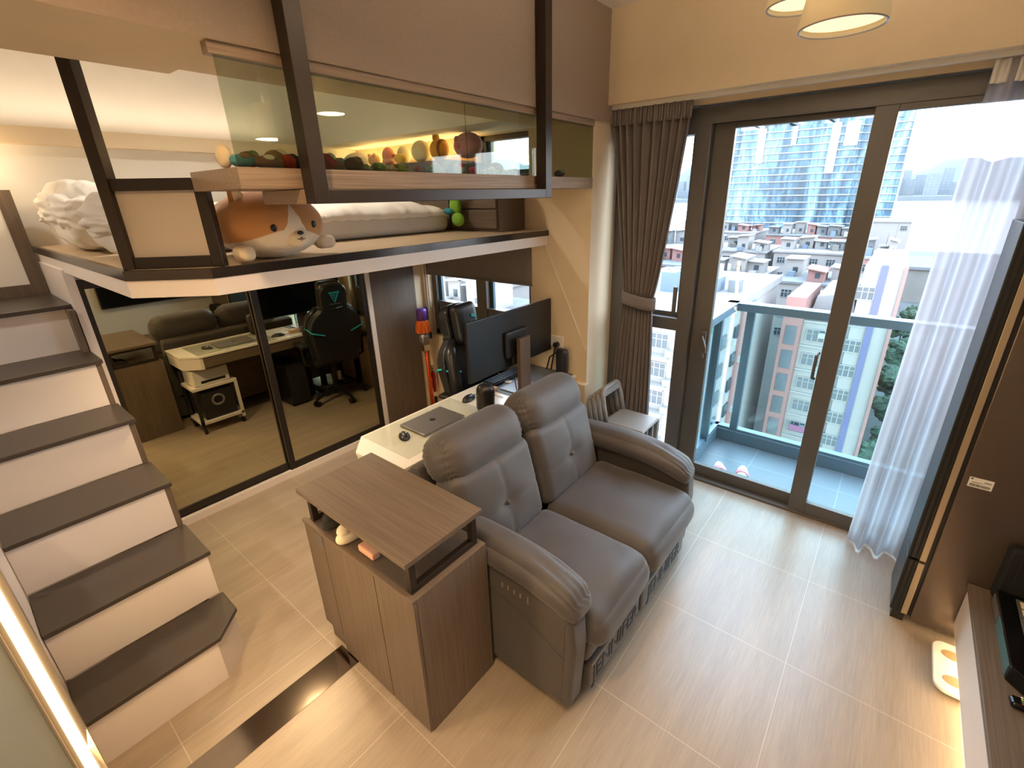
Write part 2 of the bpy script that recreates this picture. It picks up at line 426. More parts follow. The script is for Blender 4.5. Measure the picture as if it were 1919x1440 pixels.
# ================================================================= balcony door (window_1)
t = thing('window_1', None, None, (3.11, .55, 0), kind='structure')
g = G()
XI, XO = 3.07, 3.17
g.box(XI, -.46, 2.36, XO+.03, 1.62, 2.447)      # head
g.box(XI, 1.02, 0, XO, 1.11, 2.36)              # post left of the sliding panels
g.box(XI, 1.52, 0, XO, 1.62, 2.36)
g.box(XI, 1.11, 1.10, XO, 1.52, 1.185)          # transom of the side window
g.box(XI, 1.11, 2.31, XO, 1.52, 2.36); g.box(XI, 1.11, 0.0, XO, 1.52, .07)
g.box(XI, -.46, 0, XO+.03, 1.02, .018)          # track
g.done('outer_frame', M['alu_grey'], t, bevel=.003)
g = G(); g.box(3.13, 1.11, 1.185, 3.15, 1.14, 2.31).box(3.13, 1.49, 1.185, 3.15, 1.52, 2.31).box(3.13, 1.11, 1.185, 3.15, 1.52, 1.215)
g.box(3.055, 1.125, 1.23, 3.07, 1.15, 1.40); g.done('casement_frame', M['alu_grey'], t, bevel=.002)
G().box(3.138, 1.12, 1.2, 3.144, 1.51, 2.31).done('pane', M['glass'], t)
G().box(3.138, 1.12, .07, 3.144, 1.51, 1.10).done('pane', M['glass'], t)
# two sliding panels
g = G(); xa, xb = 3.125, 3.165
g.box(xa, .90, .018, xb, 1.02, 2.36).box(xa, .15, .018, xb, .24, 2.36).box(xa, .24, .018, xb, .90, .10).box(xa, .24, 2.33, xb, .90, 2.36)
pnl = g.done('sliding_panel_frame', M['alu_grey'], t, bevel=.003)
G().box(3.142, .24, .10, 3.148, .90, 2.33).done('pane', M['glass'], pnl)
G().tube([(3.10, .935, 1.09), (3.07, .93, 1.085), (3.06, .90, 1.02), (3.07, .90, .98)], .009).box(3.095, .915, .93, 3.125, .945, 1.12).done('handle', M['alu_grey'], pnl)
g = G(); xa, xb = 3.075, 3.115
g.box(xa, .15, .018, xb, .245, 2.36).box(xa, -.46, .018, xb, -.37, 2.36).box(xa, -.37, .018, xb, .15, .10).box(xa, -.37, 2.33, xb, .15, 2.36)
pnl = g.done('sliding_panel_frame', M['alu_grey'], t, bevel=.003)
G().box(3.092, -.37, .10, 3.098, .15, 2.33).done('pane', M['glass'], pnl)
G().tube([(3.075, .255, 1.10), (3.05, .262, 1.09), (3.045, .262, 1.0), (3.05, .262, .95), (3.075, .255, .94)], .009).done('handle', M['alu_grey'], pnl)

# desk window (window_2) and loft window (window_3)
def small_window(name, y0, y1, z0, z1, ym, fw=.05):
    t = thing(name, None, None, (2.86, (y0+y1)/2, z0), kind='structure')
    g = G(); xa, xb = 2.80, 2.87
    g.box(xa, y0, z0, xb, y0+fw, z1).box(xa, y1-fw, z0, xb, y1, z1).box(xa, y0, z0, xb, y1, z0+fw).box(xa, y0, z1-fw, xb, y1, z1)
    if ym: g.box(xa-.02, ym-.055, z0, xb, ym+.055, z1)
    g.done('window_frame', M['alu_grey'], t, bevel=.003)
    for a, b in ([(y0+fw, ym-.055), (ym+.055, y1-fw)] if ym else [(y0+fw, y1-fw)]):
        q = G().box(2.835, a, z0+fw, 2.86, a+.03, z1-fw).box(2.835, b-.03, z0+fw, 2.86, b, z1-fw).box(2.835, a, z0+fw, 2.86, b, z0+fw+.03).done('sash', M['alu_blue'], t)
        G().box(2.845, a, z0+fw, 2.85, b, z1-fw).done('pane', M['glass'], q)
    return t
t = small_window('window_2', 2.12, 3.28, .80, 1.60, 2.66)
G().box(2.79, 2.20, .86, 2.875, 3.20, 1.12).done('spandrel', M['alu_grey'], t)
small_window('window_3', 2.12, 2.60, 2.10, 2.40, None, .035)

# ================================================================= stairs
t = thing('staircase', 'white storage staircase with dark stone treads climbing to the loft', 'stairs', (.135, 2.6, 0))
RZ, TY, Y2 = .2495, .303, 2.204
xs0, xs1 = -.137, .424
ysf = [1.950]+[Y2+TY*i for i in range(7)]
for i in range(6):
    z = RZ*(i+1)
    yf, yb = ysf[i], ysf[i+1]+.012
    if i == 5: yb = 3.985
    if i == 0:
        poly = [(xs0, yf), (.313, yf), (xs1, 2.062), (xs1, yb), (xs0, yb)]
        pr = [(xs0, yf+.02), (.302, yf+.02), (xs1-.012, 2.07), (xs1-.012, yb), (xs0, yb)]
        G().prism(poly, 'z', z-.022, z).done('tread', M['tread'], t, bevel=.003)
        G().prism(pr, 'z', 0, z-.022).done('riser', M['white_lam'], t)
    else:
        G().box(xs0, yf, z-.022, xs1, yb, z).done('tread', M['tread'], t, bevel=.003)
        G().box(xs0, yf+.02, z-RZ, xs1-.03 if i > 1 else xs1-.012, yb, z-.022).done('riser', M['white_lam'], t)
        if i > 1:
            G().box(xs1-.03, yf+.02, 0 if i < 5 else z-RZ, xs1-.006, min(yb, 3.35), z-.022).done('side_panel', M['oak'], t)
# framed cabinet door at the head of the stairs
t = thing('landing_panel', 'white panel in a walnut frame standing at the head of the stairs', 'cabinet door', (.1, 3.99, 1.49))
g = G(); y0, y1 = 3.985, 4.012
g.box(-.45, y0, 1.497, .42, y1, 1.56).box(-.45, y0, 2.02, .42, y1, 2.075).box(.355, y0, 1.56, .42, y1, 2.02).box(-.45, y0, 1.56, -.39, y1, 2.02)
g.done('frame', M['oak'], t)
G().box(-.39, y0+.008, 1.56, .355, y1, 2.02).done('panel', M['white_gloss'], t)

# ================================================================= wardrobe front under the loft
st('trim_7', G().box(.425, 3.33, 0, 2.19, 3.36, .052), M['white_lam'])
def mirror_door(x0, x1, y, lbl):
    t = thing('mirror_door', lbl, 'sliding door', ((x0+x1)/2, y, .05))
    z0, z1 = .052, 1.62; w = .042
    g = G(); g.box(x0, y, z0, x0+w, y+.03, z1).box(x1-w, y, z0, x1, y+.03, z1).box(x0+w, y, z0, x1-w, y+.03, z0+.055).box(x0+w, y, z1-.05, x1-w, y+.03, z1)
    g.done('frame', M['black_frame'], t, bevel=.002)
    G().box(x0+w, y+.008, z0+.055, x1-w, y+.014, z1-.05).done('mirror', M['mirror'], t)
    return t
t = mirror_door(.447, 1.335, 3.372, 'bronze mirrored sliding door in a dark frame, beside the stairs')
G().box(.458, 3.366, .75, .478, 3.373, .86).done('finger_pull', M['black'], t)
t = mirror_door(1.285, 2.150, 3.340, 'bronze mirrored sliding door in a dark frame, next to the walnut wall panel')
G().box(2.122, 3.339, .80, 2.14, 3.346, .91).done('finger_pull', M['black'], t)
st('trim_8', G().box(2.152, 3.33, 0, 2.19, 3.42, 1.66), M['white_lam'])
st('wall_panel', G().box(2.19, 3.335, 0, 2.64, 3.42, 1.66), M['oak'])
st('wall_return', G().box(2.64, 3.345, 0, 2.76, 3.42, 1.66), M['wall_cream'])
st('wall_wardrobe', G().box(.465, 3.40, 0, 2.19, 3.44, 1.66), M['wall_white'])
# roller blind with its cord
t = thing('roller_blind', 'taupe fabric blind pulled half down over the desk window', 'blind', (2.76, 2.72, 1.37))
G().grid(lambda u, v: (2.742-.006*math.sin(u*PI*3), 2.105+1.2*u, 1.365+.29*v), 24, 6).done('fabric', M['curtain'], t, smooth=True, solid=.004)
G().cyl((2.742, 2.105, 1.368), (2.742, 3.305, 1.362), .008, n=8).done('bottom_bar', M['curtain'], t)
G().tube([(2.735, 3.318, 1.64), (2.735, 3.318, .95), (2.733, 3.310, .87), (2.73, 3.29, .84), (2.725, 3.27, .87), (2.72, 3.265, .97), (2.72, 3.265, 1.64)], .0035, n=6).done('cord', M['plastic_white'], t)

# ================================================================= loft
t = thing('loft_platform', 'white edged loft bed platform hanging above the desk and the mirrored doors', 'loft', (1.6, 3.0, 1.66))
YL, ZB, ZM, ZT = 1.955, 1.665, 1.728, 1.763
poly = [(.64, YL), (2.745, YL), (2.745, 4.12), (.435, 4.12), (.435, 2.18)]
G().prism(poly, 'z', ZB, ZT-.004).done('slab', M['white_lam'], t, bevel=.002)
ip = [(.66, YL+.02), (2.745, YL+.02), (2.745, 4.12), (.455, 4.12), (.455, 2.19)]
G().prism(ip, 'z', ZT-.02, ZT).done('floor_board', M['floor_light'], t)
op = [(.638, YL-.003), (2.745, YL-.003), (2.745, YL+.018), (.648, YL+.018), (.453, 2.186), (.453, 4.12), (.432, 4.12), (.432, 2.178)]
G().prism(op, 'z', ZM, ZT+.001).done('edge_trim', M['steel_dark'] if 'steel_dark' in M else M['bronze'], t)
# guard on the chamfered corner
t = thing('loft_guard', 'black metal loft guard with a frosted panel and one tall post', 'railing', (.58, 2.09, 1.765))
A, B = Vector((.475, 2.215, 0)), Vector((.692, 2.005, 0)); d = (B-A).normalized(); L = (B-A).length; ang = math.atan2(d.y, d.x)
R = rotm(0, 0, ang)
def along(s, z): return A + d*s + Vector((0, 0, z))
G().obox(along(0, (1.764+ZC)/2), (.02, .025, (ZC-1.764)/2), R).done('tall_post', M['bronze'], t, bevel=.002)
G().obox(along(L, (1.764+2.065)/2), (.02, .02, (2.065-1.764)/2), R).done('short_post', M['black_frame'], t, bevel=.002)
G().obox(along(L/2, 2.05), (L/2-.02, .02, .02), R).done('top_rail', M['black_frame'], t, bevel=.002)
G().obox(along(L/2, 1.785), (L/2-.02, .02, .02), R).done('bottom_rail', M['black_frame'], t, bevel=.002)
G().obox(along(L/2, 1.918), (L/2-.02, .006, .114), R).done('infill_panel', M['frost'], t)
# display shelf with its glass screen
t = thing('display_shelf', 'long taupe wood shelf with a smoked glass screen below the bulkhead', 'shelf', (1.7, 1.75, 2.02))
G().prism([(.665, 1.615), (2.748, 1.615), (2.748, 2.0), (.665, 2.0)], 'z', 2.024, 2.086).done('plank', M['plank'], t, bevel=.002)
G().box(.655, 1.612, 2.372, 2.748, 1.652, 2.404).done('top_rail', M['plank'], t, bevel=.002)
for a, b in ((.672, 1.655), (1.658, 2.748)):
    G().box(a, 1.622, 2.086, b, 1.630, 2.374).done('glass_panel', M['glass_loft'], t)
# hanging frame
t = thing('hanging_frame', 'tall bronze frame hung from the ceiling under and before the glass shelf', 'frame', (1.55, 1.55, 1.97))
yf = 1.535
for x0, x1 in ((.862, .912), (2.168, 2.262)):
    w = .062
    if x0 < 1: G().box(.850, yf, 1.976, .905, yf+.06, ZC).done('post', M['bronze'], t, bevel=.002)
    else: G().box(2.135, yf, 1.976, 2.19, yf+.06, ZC).done('post', M['bronze'], t, bevel=.002)
G().box(.905, yf, 1.976, 2.135, yf+.05, 2.020).done('bottom_bar', M['bronze'], t, bevel=.002)
G().box(.850, yf+.06, 1.976, .905, 1.90, 2.022).done('bracket', M['plank'], t, bevel=.002)
G().box(2.135, yf+.06, 1.976, 2.19, 1.90, 2.022).done('bracket', M['plank'], t, bevel=.002)
# headboard and drawers
t = thing('headboard_cabinet', 'walnut bedside drawer unit and headboard box on the window side of the loft', 'cabinet', (2.6, 3.1, 1.763))
G().box(2.47, 2.16, 1.764, 2.745, 2.62, 2.08).box(2.45, 2.62, 1.764, 2.745, 4.11, 2.235).done('body', M['oak_y'], t, bevel=.002)
for z0, z1 in ((1.785, 1.905), (1.915, 2.06)):
    G().box(2.452, 2.175, z0, 2.47, 2.60, z1).done('drawer', M['oak_y'], t, bevel=.002)
area_light('headboard_cove_light', (2.70, 3.3, 2.25), (-.6, 0, 1), .03, 1.5, 5, (1, .66, .28)).rotation_euler = Euler((0, math.radians(150), 0))
# bed
t = thing('mattress', 'grey sheeted mattress lying on the loft platform behind the plush dog', 'mattress', (1.45, 3.3, 1.765))
def wrink(q, u):
    n = noise.noise(Vector((q.x*5, q.y*5, q.z*9)))*.012 + noise.noise(Vector((q.x*14, q.y*14, q.z*20)))*.004
    return q + Vector((0, n, n*.5 if u.z > .2 else 0))
G().puff((1.59, 3.29, 1.764+.078), (.81, .72, .075), .04, n=26, fn=wrink).done('mattress_body', M['linen_grey'], t, smooth=True)
def duv(u, v):
    x = .80+1.58*u; y = 2.555+1.42*v
    z = 1.915+.045+.03*noise.noise(Vector((x*4, y*4, 1)))+.02*noise.noise(Vector((x*11, y*9, 4)))
    e = min(v*8, 1, u*9, (1-u)*9)
    e = max(0, e)**.5
    return (x, y+(.02*noise.noise(Vector((x*8, 0, 0))) if v < .1 else 0), 1.872+(z-1.872)*e+ (.012*noise.noise(Vector((x*17, 3, y*3))) if v < .2 else 0))
G().grid(duv, 90, 60).done('duvet', M['linen'], None, smooth=True, solid=.012, label='crumpled white duvet spread over the loft mattress', cat='duvet')
def pil(q, u):
    n = noise.noise(Vector((q.x*5, q.y*4, q.z*5)))*.03 + noise.noise(Vector((q.x*16, q.y*7, q.z*26)))*.012 + noise.noise(Vector((q.x*40, q.y*14, q.z*46)))*.005
    e = (1-abs(u.x)**4*.35)*(1-abs(u.y)**4*.3)
    return Vector((q.x, q.y, q.z*e)) + u*n
G().puff((.595, 3.45, 1.764+.182), (.13, .50, .165), .12, n=44, fn=pil, R=rotm(0, math.radians(8), math.radians(-3))).done('pillow', M['linen'], None, smooth=True, label='big white pillow bundle at the stair end of the loft bed', cat='pillow')
def pil2(q, u): return pil(q, u)
G().puff((.60, 2.63, 1.764+.150), (.12, .265, .135), .11, n=44, fn=pil2, R=rotm(0, math.radians(6), math.radians(4))).done('pillow', M['linen_grey'], None, smooth=True, label='greyish rumpled pillow just behind the tall loft post', cat='pillow')
# wall lamp glow on the far left of the loft
t = thing('wall_lamp', 'small warm glowing wall lamp at the far left above the landing panel', 'lamp', (.29, 4.0, 2.11))
G().box(.27, 4.03, 2.12, .31, 4.12, 2.18).done('bracket', M['gold'], t)
G().ell((.29, 4.0, 2.16), (.05, .05, .05)).done('globe', emit('globe_glow', (1, .86, .62), 5.0), t, smooth=True)
point_light('wall_lamp_light', (.29, 3.9, 2.2), 2.5, (1, .72, .42), .06)
# ledge cove light
area_light('ledge_cove_light', (.7, 3.98, 2.46), (0, .55, 1), 2.6, .04, 2.2, (1, .80, .58))
# ================================================================= sofa
t = thing('recliner_sofa', 'taupe grey two seat recliner sofa with tufted backs', 'sofa', (1.72, 1.1, 0))
SX0, SX1 = 1.085, 2.375
BXM = 1.685
# carcass and side panels
def side(x0, x1):
    prof = [(.675, .03), (.665, .20), (.655, .36), (.665, .47), (.70, .54), (.78, .565), (1.50, .60), (1.56, .58), (1.58, .30), (1.57, .03)]
    o = G().prism(prof, 'x', x0, x1).done('side_panel', M['sofa_dark'], t, bevel=.022, seg=4, ang=50)
    return o
sp = side(SX0, SX0+.105); side(SX1-.105, SX1)
G().tube([(SX0-.0005, .70, .30), (SX0-.001, .90, .40), (SX0-.001, 1.10, .46)], .003, n=6).tube([(SX0-.0005, .715, .05), (SX0-.0005, .705, .30), (SX0-.0005, .70, .48)], .0025, n=6).done('seam', M['sofa_dark'], sp)
G().box(SX0+.10, .74, .03, SX1-.10, 1.56, .30).done('base_box', M['sofa_dark'], t, bevel=.01)
G().prism([(1.40, .25), (1.60, .25), (1.63, .80), (1.55, .82), (1.45, .5)], 'x', SX0+.05, SX1-.06).done('back_shell', M['sofa_dark'], t, bevel=.02)
for x in (SX0+.08, SX1-.08):
    for y in (.85, 1.48): G().cyl((x, y, 0), (x, y, .035), .022, n=12).done('foot', M['black'], t)
# arm pads
def arm(xc):
    def f(q, u):
        # gathers near the front end
        k = max(0, -u.y-.45)/.55
        w = .003*k*math.sin(u.x*16+u.z*9) + .006*math.exp(-((u.y+.62)/.10)**2)*math.sin(u.x*9)
        q = q + Vector((0, 0, (w if u.z > -.5 else 0)))
        q.z += .02*(1-u.y*u.y) + (-.055*max(0, -u.y-.25)**2/.56)
        return q
    G().puff((xc, 1.085, .575), (.082, .43, .06), .058, n=26, bulge=(.012, 0, .015), fn=f).done('arm_pad', M['sofa'], t, smooth=True)
arm(SX0+.078); arm(SX1-.078)
# power switch on the outer side
for k in range(4): G().box(SX0-.004, .905+.032*k, .487, SX0, .913+.032*k, .508).done('control_button', M['gold'], t)
G().box(SX0-.005, .868, .48, SX0, .874, .514).done('control_button', M['gold'], t)
# seats, skirts
for a, b in ((SX0+.108, BXM-.004), (BXM+.004, SX1-.108)):
    xc, hw = (a+b)/2, (b-a)/2
    def sf(q, u):
        q.z += -.022*max(0, -u.y-.55)**2/.2 + .01*noise.noise(Vector((q.x*6+a*9, q.y*6, 0)))
        return q
    s_ = G().puff((xc, .920, .371), (hw+.006, .318,   .080), .066, n=26, bulge=(0, .012, .03), fn=sf).done('seat_cushion', M['sofa'], t, smooth=True)
    def seam(u, v): return None
    G().tube([(xc+(-1+2*k/16)*(hw-.012), .655+.006*math.sin(PI*k/16), .405) for k in range(17)], .003, n=6).done('seam', M['sofa_dark'], s_)
    # hanging front panel and lettered skirt
    G().puff((xc, .680, .262), (hw-.004, .034, .085), .03, n=14, R=rotm(math.radians(16), 0, 0)).done('front_panel', M['sofa'], t, smooth=True)
    sk = G().puff((xc, .668, .112), (hw-.008, .020, .072), .012, n=12).done('skirt', M['sofa'], t, smooth=True)
    text_part('JENNIFER', .125, frame4((xc, .6475, .105), (1, 0, 0), (0, 0, 1)) @ Matrix.Diagonal((.82, 1.0, 1, 1)), M['black'], sk)
    G().box(xc-hw+.02, .6455, .176, xc+hw-.02, .650, .181).done('skirt_trim', M['gold'], sk)
# backs
for a, b, c_ in ((1.115, 1.667, 0), (1.677, 2.228, 1)):
    xc, hw = (a+b)/2, (b-a)/2
    tilt = math.radians(-15)
    Rb = rotm(tilt, 0, 0)
    def bf(q, u):
        if u.y < 0:
            r2_ = ((q.x)/.05)**2 + ((q.z+.02)/.05)**2
            q.y += .026*math.exp(-r2_*.6)
            q.y += .005*math.exp(-(q.x/.012)**2)*(1 if abs(q.z) < .2 else 0)*min(1, abs(q.z+.02)*6+.3) + .004*math.exp(-((q.z+.02)/.012)**2)
        return q
    bc = G().puff((xc, 1.325, .62), (hw-.006, .085, .225), .06, n=56, R=Rb, bulge=(0, .035, 0), fn=bf).done('back_cushion', M['sofa'], t, smooth=True)
    pb = Vector((xc, 1.325, .62)) + Rb @ Vector((0, -.098, -.02))
    G().ell(pb, (.013, .008, .013)).done('button', M['sofa_dark'], bc, smooth=True)
    def hf(q, u):
        k = max(0, abs(u.x)-.8)/.2
        q = q + Vector((0, .004*k*math.sin(u.z*20), .004*k*math.sin(u.y*22)))
        return q
    G().puff((xc, 1.425, .885), (hw, .118, .128), .112, n=30, R=rotm(math.radians(-24), 0, 0), bulge=(.004, .01, 0), fn=hf).done('headrest', M['sofa'], t, smooth=True)

# ================================================================= sofa side cabinet
t = thing('side_cabinet', 'walnut laminate cabinet with a raised top on a bronze frame, beside the sofa', 'cabinet', (.88, 1.43, 0))
G().box(.712, 1.068, .0, 1.066, 1.795, .69).done('body', M['oak'], t, bevel=.0015)
for y0, y1 in ((1.068, 1.30), (1.304, 1.66), (1.664, 1.81)):
    G().box(.697, y0, .012 if y1 < 1.8 else .10, .711, y1, .675).done('door', M['oak'], t, bevel=.0015)
G().box(.695, 1.668, .60, .697, 1.715, .668).done('touch_plate', M['silver'], t)
G().box(.693, 1.068, .676, .712, 1.815, .692).done('front_lip', M['oak_y'], t, bevel=.002)
w = .013
for x in (.718, 1.042):
    pass
def rect_frame(y):
    g = G()
    g.box(.715, y-w, .691, .715+2*w, y+w, .835).box(1.045-2*w, y-w, .691, 1.045, y+w, .835)
    g.box(.715+2*w, y-w, .691, 1.045-2*w, y+w, .691+2*w).box(.715+2*w, y-w, .835-1.6*w, 1.045-2*w, y+w, .835)
    g.done('metal_frame', M['bronze'], t, bevel=.0015)
rect_frame(1.108); rect_frame(1.765)
G().box(.687, 1.072, .836, 1.06, 1.795, .858).done('top_board', M['oak_y2'] if 'oak_y2' in M else M['oak_y'], t, bevel=.002)
# things standing in the gap of the cabinet
def shoe(name, x, y, m, rz, lbl, cat, sc=1.0):
    t = thing(name, lbl, cat, (x, y, .6925))
    R = rotm(0, 0, rz)
    def f(q, d): return Vector((q.x, q.y, max(-.02*sc, q.z)))
    G().ell((x, y, .6925+.022*sc), (.035*sc, .075*sc, .038*sc), R, fn=f).done('body', m, t, smooth=True)
    G().ell(Vector((x, y, .6925+.055*sc))+R @ Vector((0, .03*sc, 0)), (.026*sc, .035*sc, .026*sc), R).done('head', m, t, smooth=True)
    for s in (-1, 1): G().ell(Vector((x, y, .6925+.012*sc))+R @ Vector((s*.02*sc, -.055*sc, 0)), (.012*sc, .022*sc, .0115*sc), R).done('paw', m, t, smooth=True)
    return t
M['black_plush'] = mat('black_plush', '2a2725', .95, bump=.3, bscale=(200, 200, 200))
M['cream_plush'] = mat('cream_plush', 'e3d3b6', .95, bump=.2, bscale=(200, 200, 200))
M['peach'] = mat('peach_plastic', 'd9a487', .6)
shoe('figurine', .775, 1.66, M['black_plush'], PI/2, 'black cat-like figurine under the cabinet top, by the far post', 'figurine', .95)
shoe('figurine', .765, 1.53, M['cream_plush'], PI/2, 'cream figurine with stubby paws in the gap under the cabinet top', 'figurine', 1.0)
G().puff((.745, 1.39, .692+.017), (.018, .05, .016), .008, n=6).done('small_box', M['peach'], None, smooth=True, label='peach coloured little box at the edge of the cabinet gap', cat='box')
# ================================================================= desk
t = thing('desk', 'long white desk with a walnut front band and a cut corner, behind the sofa', 'desk', (1.95, 1.95, 0))
dp = [(1.118, 1.70), (1.118, 2.045), (1.235, 2.172), (2.742, 2.172), (2.742, 1.70)]
G().prism(dp, 'z', .725, .745).done('top', M['white_gloss'], t, bevel=.002)
dp2 = [(1.122, 1.72), (1.122, 2.043), (1.237, 2.166), (1.262, 2.166), (1.262, 1.72)]
G().prism(dp2, 'z', .62, .725).done('end_block', M['white_lam'], t, bevel=.002)
for a, b in ((1.264, 1.76), (1.764, 2.25), (2.254, 2.74)):
    q = G().box(a, 2.13, .63, b, 2.164, .722).done('drawer', M['oak_x'], t, bevel=.0015)
G().box(1.264, 1.72, .64, 2.74, 2.12, .722).done('apron', M['oak_x'], t)
for x in (2.30, 2.72): G().box(x-.02, 1.74, 0, x+.02, 1.80, .64).box(x-.02, 2.06, 0, x+.02, 2.12, .64).box(x-.02, 1.80, .02, x+.02, 2.06, .06).done('leg', M['black'], t)
G().box(1.20, 1.725, .10, 2.70, 1.74, .62).done('back_panel', M['oak_x'], t)
M['mat_clear'] = glass('clear_desk_mat', 'f8faf8', 1.25)
G().box(1.235, 1.755, .7455, 1.90, 2.155, .7475).done('desk_mat', M['mat_clear'], None, label='clear see-through mat on the white desk under the laptop', cat='desk mat')
M['mat_blue'] = mat('slate_mat', '5f6a74', .45)
G().box(2.16, 1.72, .7455, 2.735, 2.12, .7485).done('desk_mat', M['mat_blue'], None, label='slate grey desk mat lying under the monitor', cat='desk mat')
# laptop
t = thing('laptop', 'closed grey laptop with a dark fruit emblem lying on the white desk', 'laptop', (1.6, 1.98, .7478))
G().box(1.437, 1.865, .7478, 1.75, 2.085, .756).done('base', M['silver'], t, bevel=.004)
ld = G().box(1.437, 1.865, .7565, 1.75, 2.085, .762).done('lid', M['silver'], t, bevel=.004)
g = G(); cx, cy, z = 1.594, 1.978, .7622
def disc(c, r, n=16): g.lathe([(r, 0), (r, .0008)], c, n=n)
body = [(cx+.017*math.cos(a)*(1+.12*math.cos(2*a)), cy+.017*math.sin(a)*1.05-(.003 if abs(a-PI/2) < .25 else 0)) for a in [2*PI*i/28 for i in range(28)]]
g.prism(body, 'z', z, z+.0008); g.prism([(cx+.001, cy+.020), (cx+.009, cy+.026), (cx+.008, cy+.033), (cx+.001, cy+.027)], 'z', z, z+.0008)
g.done('emblem', M['black'], ld)
# mice
def mouse(x, y, rz, lbl, dots, sc):
    t = thing('computer_mouse', lbl, 'mouse', (x, y, .748)); R = rotm(0, 0, rz)
    def f(q, d): q.z = max(q.z, 0); return q
    G().ell((x, y, .748), (.032*sc, .058*sc, .026*sc), R, fn=f).done('shell', M['black'], t, smooth=True)
    if dots:
        g = G()
        for dx, dy, dz in ((.008, .03, .0205), (-.012, .018, .0215), (.012, .005, .0238), (-.006, -.01, .025)):
            g.ell(Vector((x, y, .748+dz*sc))+R @ Vector((dx, dy, 0)), (.0045, .0045, .003), n=8, m=6)
        g.done('white_spots', M['plastic_white'], t, smooth=True)
    else:
        G().cyl(Vector((x, y, .765))+R @ Vector((-.004, .03, 0)), Vector((x, y, .765))+R @ Vector((.004, .03, 0)), .011, n=12).done('scroll_wheel', M['silver'], t)
        pts = [Vector((x, y, .755))+R @ Vector(p) for p in ((0, .055, 0), (.01, .09, -.004), (.05, .12, -.005), (.12, .12, -.005), (.2, .10, -.005))]
        G().tube(pts, .002, n=6).done('cable', M['black'], t)
mouse(1.375, 1.965, -.5, 'black spotted mouse lying on the clear mat near the cut corner', True, .95)
mouse(1.955, 2.035, -1.3, 'black cabled mouse on the white desk near the black speaker', False, 1.1)
# black rounded speaker standing on the desk
t = thing('desk_speaker', 'tall rounded black speaker standing between the sofa back and the desk', 'speaker', (1.87, 1.80, .746))
G().puff((1.87, 1.80, .746+.10), (.055, .05, .10), .045, n=12, R=rotm(math.radians(8), 0, math.radians(-30))).done('housing', M['black'], t, smooth=True)
G().box(1.83, 1.76, .7455, 1.91, 1.84, .752).done('foot', M['black'], t)
# wooden block, remote
G().obox((2.13, 2.015, .7605), (.05, .04, .012), rotm(0, 0, .15)).done('wooden_block', wood('beech', 'c49a6c', 'd8b386', 'x', .5), None, bevel=.003, label='light wooden block on the desk beside the black speaker', cat='block')
t = thing('remote_control', 'small white remote with dark buttons lying on the slate mat', 'remote', (2.33, 2.05, .749))
R = rotm(0, 0, .12)
G().obox((2.33, 2.05, .754), (.02, .065, .005), R).done('case', M['plastic_white'], t, bevel=.003)
g = G()
for i in range(2):
    for j in range(5): g.obox(Vector((2.33, 2.05, .7595))+R @ Vector((-.008+.016*i, -.04+.02*j, 0)), (.0045, .006, .0012), R)
g.done('buttons', M['black'], t)
# monitor
t = thing('monitor', 'wide black desktop monitor seen from behind on a dark stand', 'monitor', (2.3, 1.88, .749))
ym = 1.925
def mcurve(u, v, dy):
    x = 1.872+.868*u; return (x, ym+dy-.0*(2*u-1)**2, .905+.385*v)
G().box(1.872, ym, .905, 2.738, ym+.022, 1.292).done('panel_housing', M['alu_dark'] if 'alu_dark' in M else M['black'], t, bevel=.004)
G().box(1.882, ym+.0205, .915, 2.728, ym+.0235, 1.282).done('screen', M['screen'], t)
G().box(2.20, ym-.03, .98, 2.42, ym, 1.16).done('rear_hump', M['black'], t, bevel=.01)
G().box(2.262, 1.838, .752, 2.372, 1.868, 1.115).done('stand_column', M['bronze_face'], t, bevel=.002)
G().box(2.29, 1.868, 1.04, 2.345, 1.90, 1.10).done('stand_neck', M['black'], t)
G().box(2.20, 1.76, .749, 2.43, 1.98, .756).done('stand_foot', M['silver'], t, bevel=.002)
G().tube([(2.25, 1.89, .98), (2.23, 1.87, .86), (2.24, 1.86, .76), (2.27, 1.83, .755)], .004, n=6).done('cable', M['black'], t)
# keyboard (seen in the mirror)
t = thing('keyboard', 'black keyboard on the desk in front of the monitor screen', 'keyboard', (2.3, 2.08, .749))
G().box(2.20, 2.03, .749, 2.60, 2.14, .768).done('case', M['black'], t, bevel=.004)
g = G()
for i in range(14):
    for j in range(4): g.box(2.21+.0273*i, 2.037+.024*j, .768, 2.21+.0273*i+.022, 2.037+.024*j+.019, .776)
g.done('keys', M['black_soft'], t)
# black bag by the wall and socket with plugs
t = thing('black_bag', 'slim black pouch standing by the wall behind the sofa headrest', 'bag', (2.68, 1.79, .749))
G().puff((2.685, 1.79, .749+.10), (.03, .045, .10), .025, n=10).done('body', M['black_soft'], t, smooth=True)
G().tube([(2.655, 1.81, .93), (2.64, 1.87, .88), (2.645, 1.90, .78)], .006, n=6).done('strap', M['black'], t)
t = thing('wall_socket', 'white double socket with black plugs on the wall beside the monitor', 'socket', (2.745, 1.87, .93))
G().box(2.739, 1.82, .93, 2.75, 1.93, 1.015).done('plate', M['plastic_white'], t, bevel=.003)
G().cyl((2.739, 1.868, .955), (2.705, 1.868, .955), .02, n=14).done('plug', M['black'], t)
G().tube([(2.71, 1.868, .95), (2.70, 1.88, .86), (2.70, 1.90, .76)], .006, n=6).done('cable', M['black'], t)
G().box(2.735, 3.30, .06, 2.75, 3.335, .16).done('power_adaptor', M['black'], None, bevel=.003, label='small dark adaptor low on the wall behind the gaming chair', cat='adaptor')
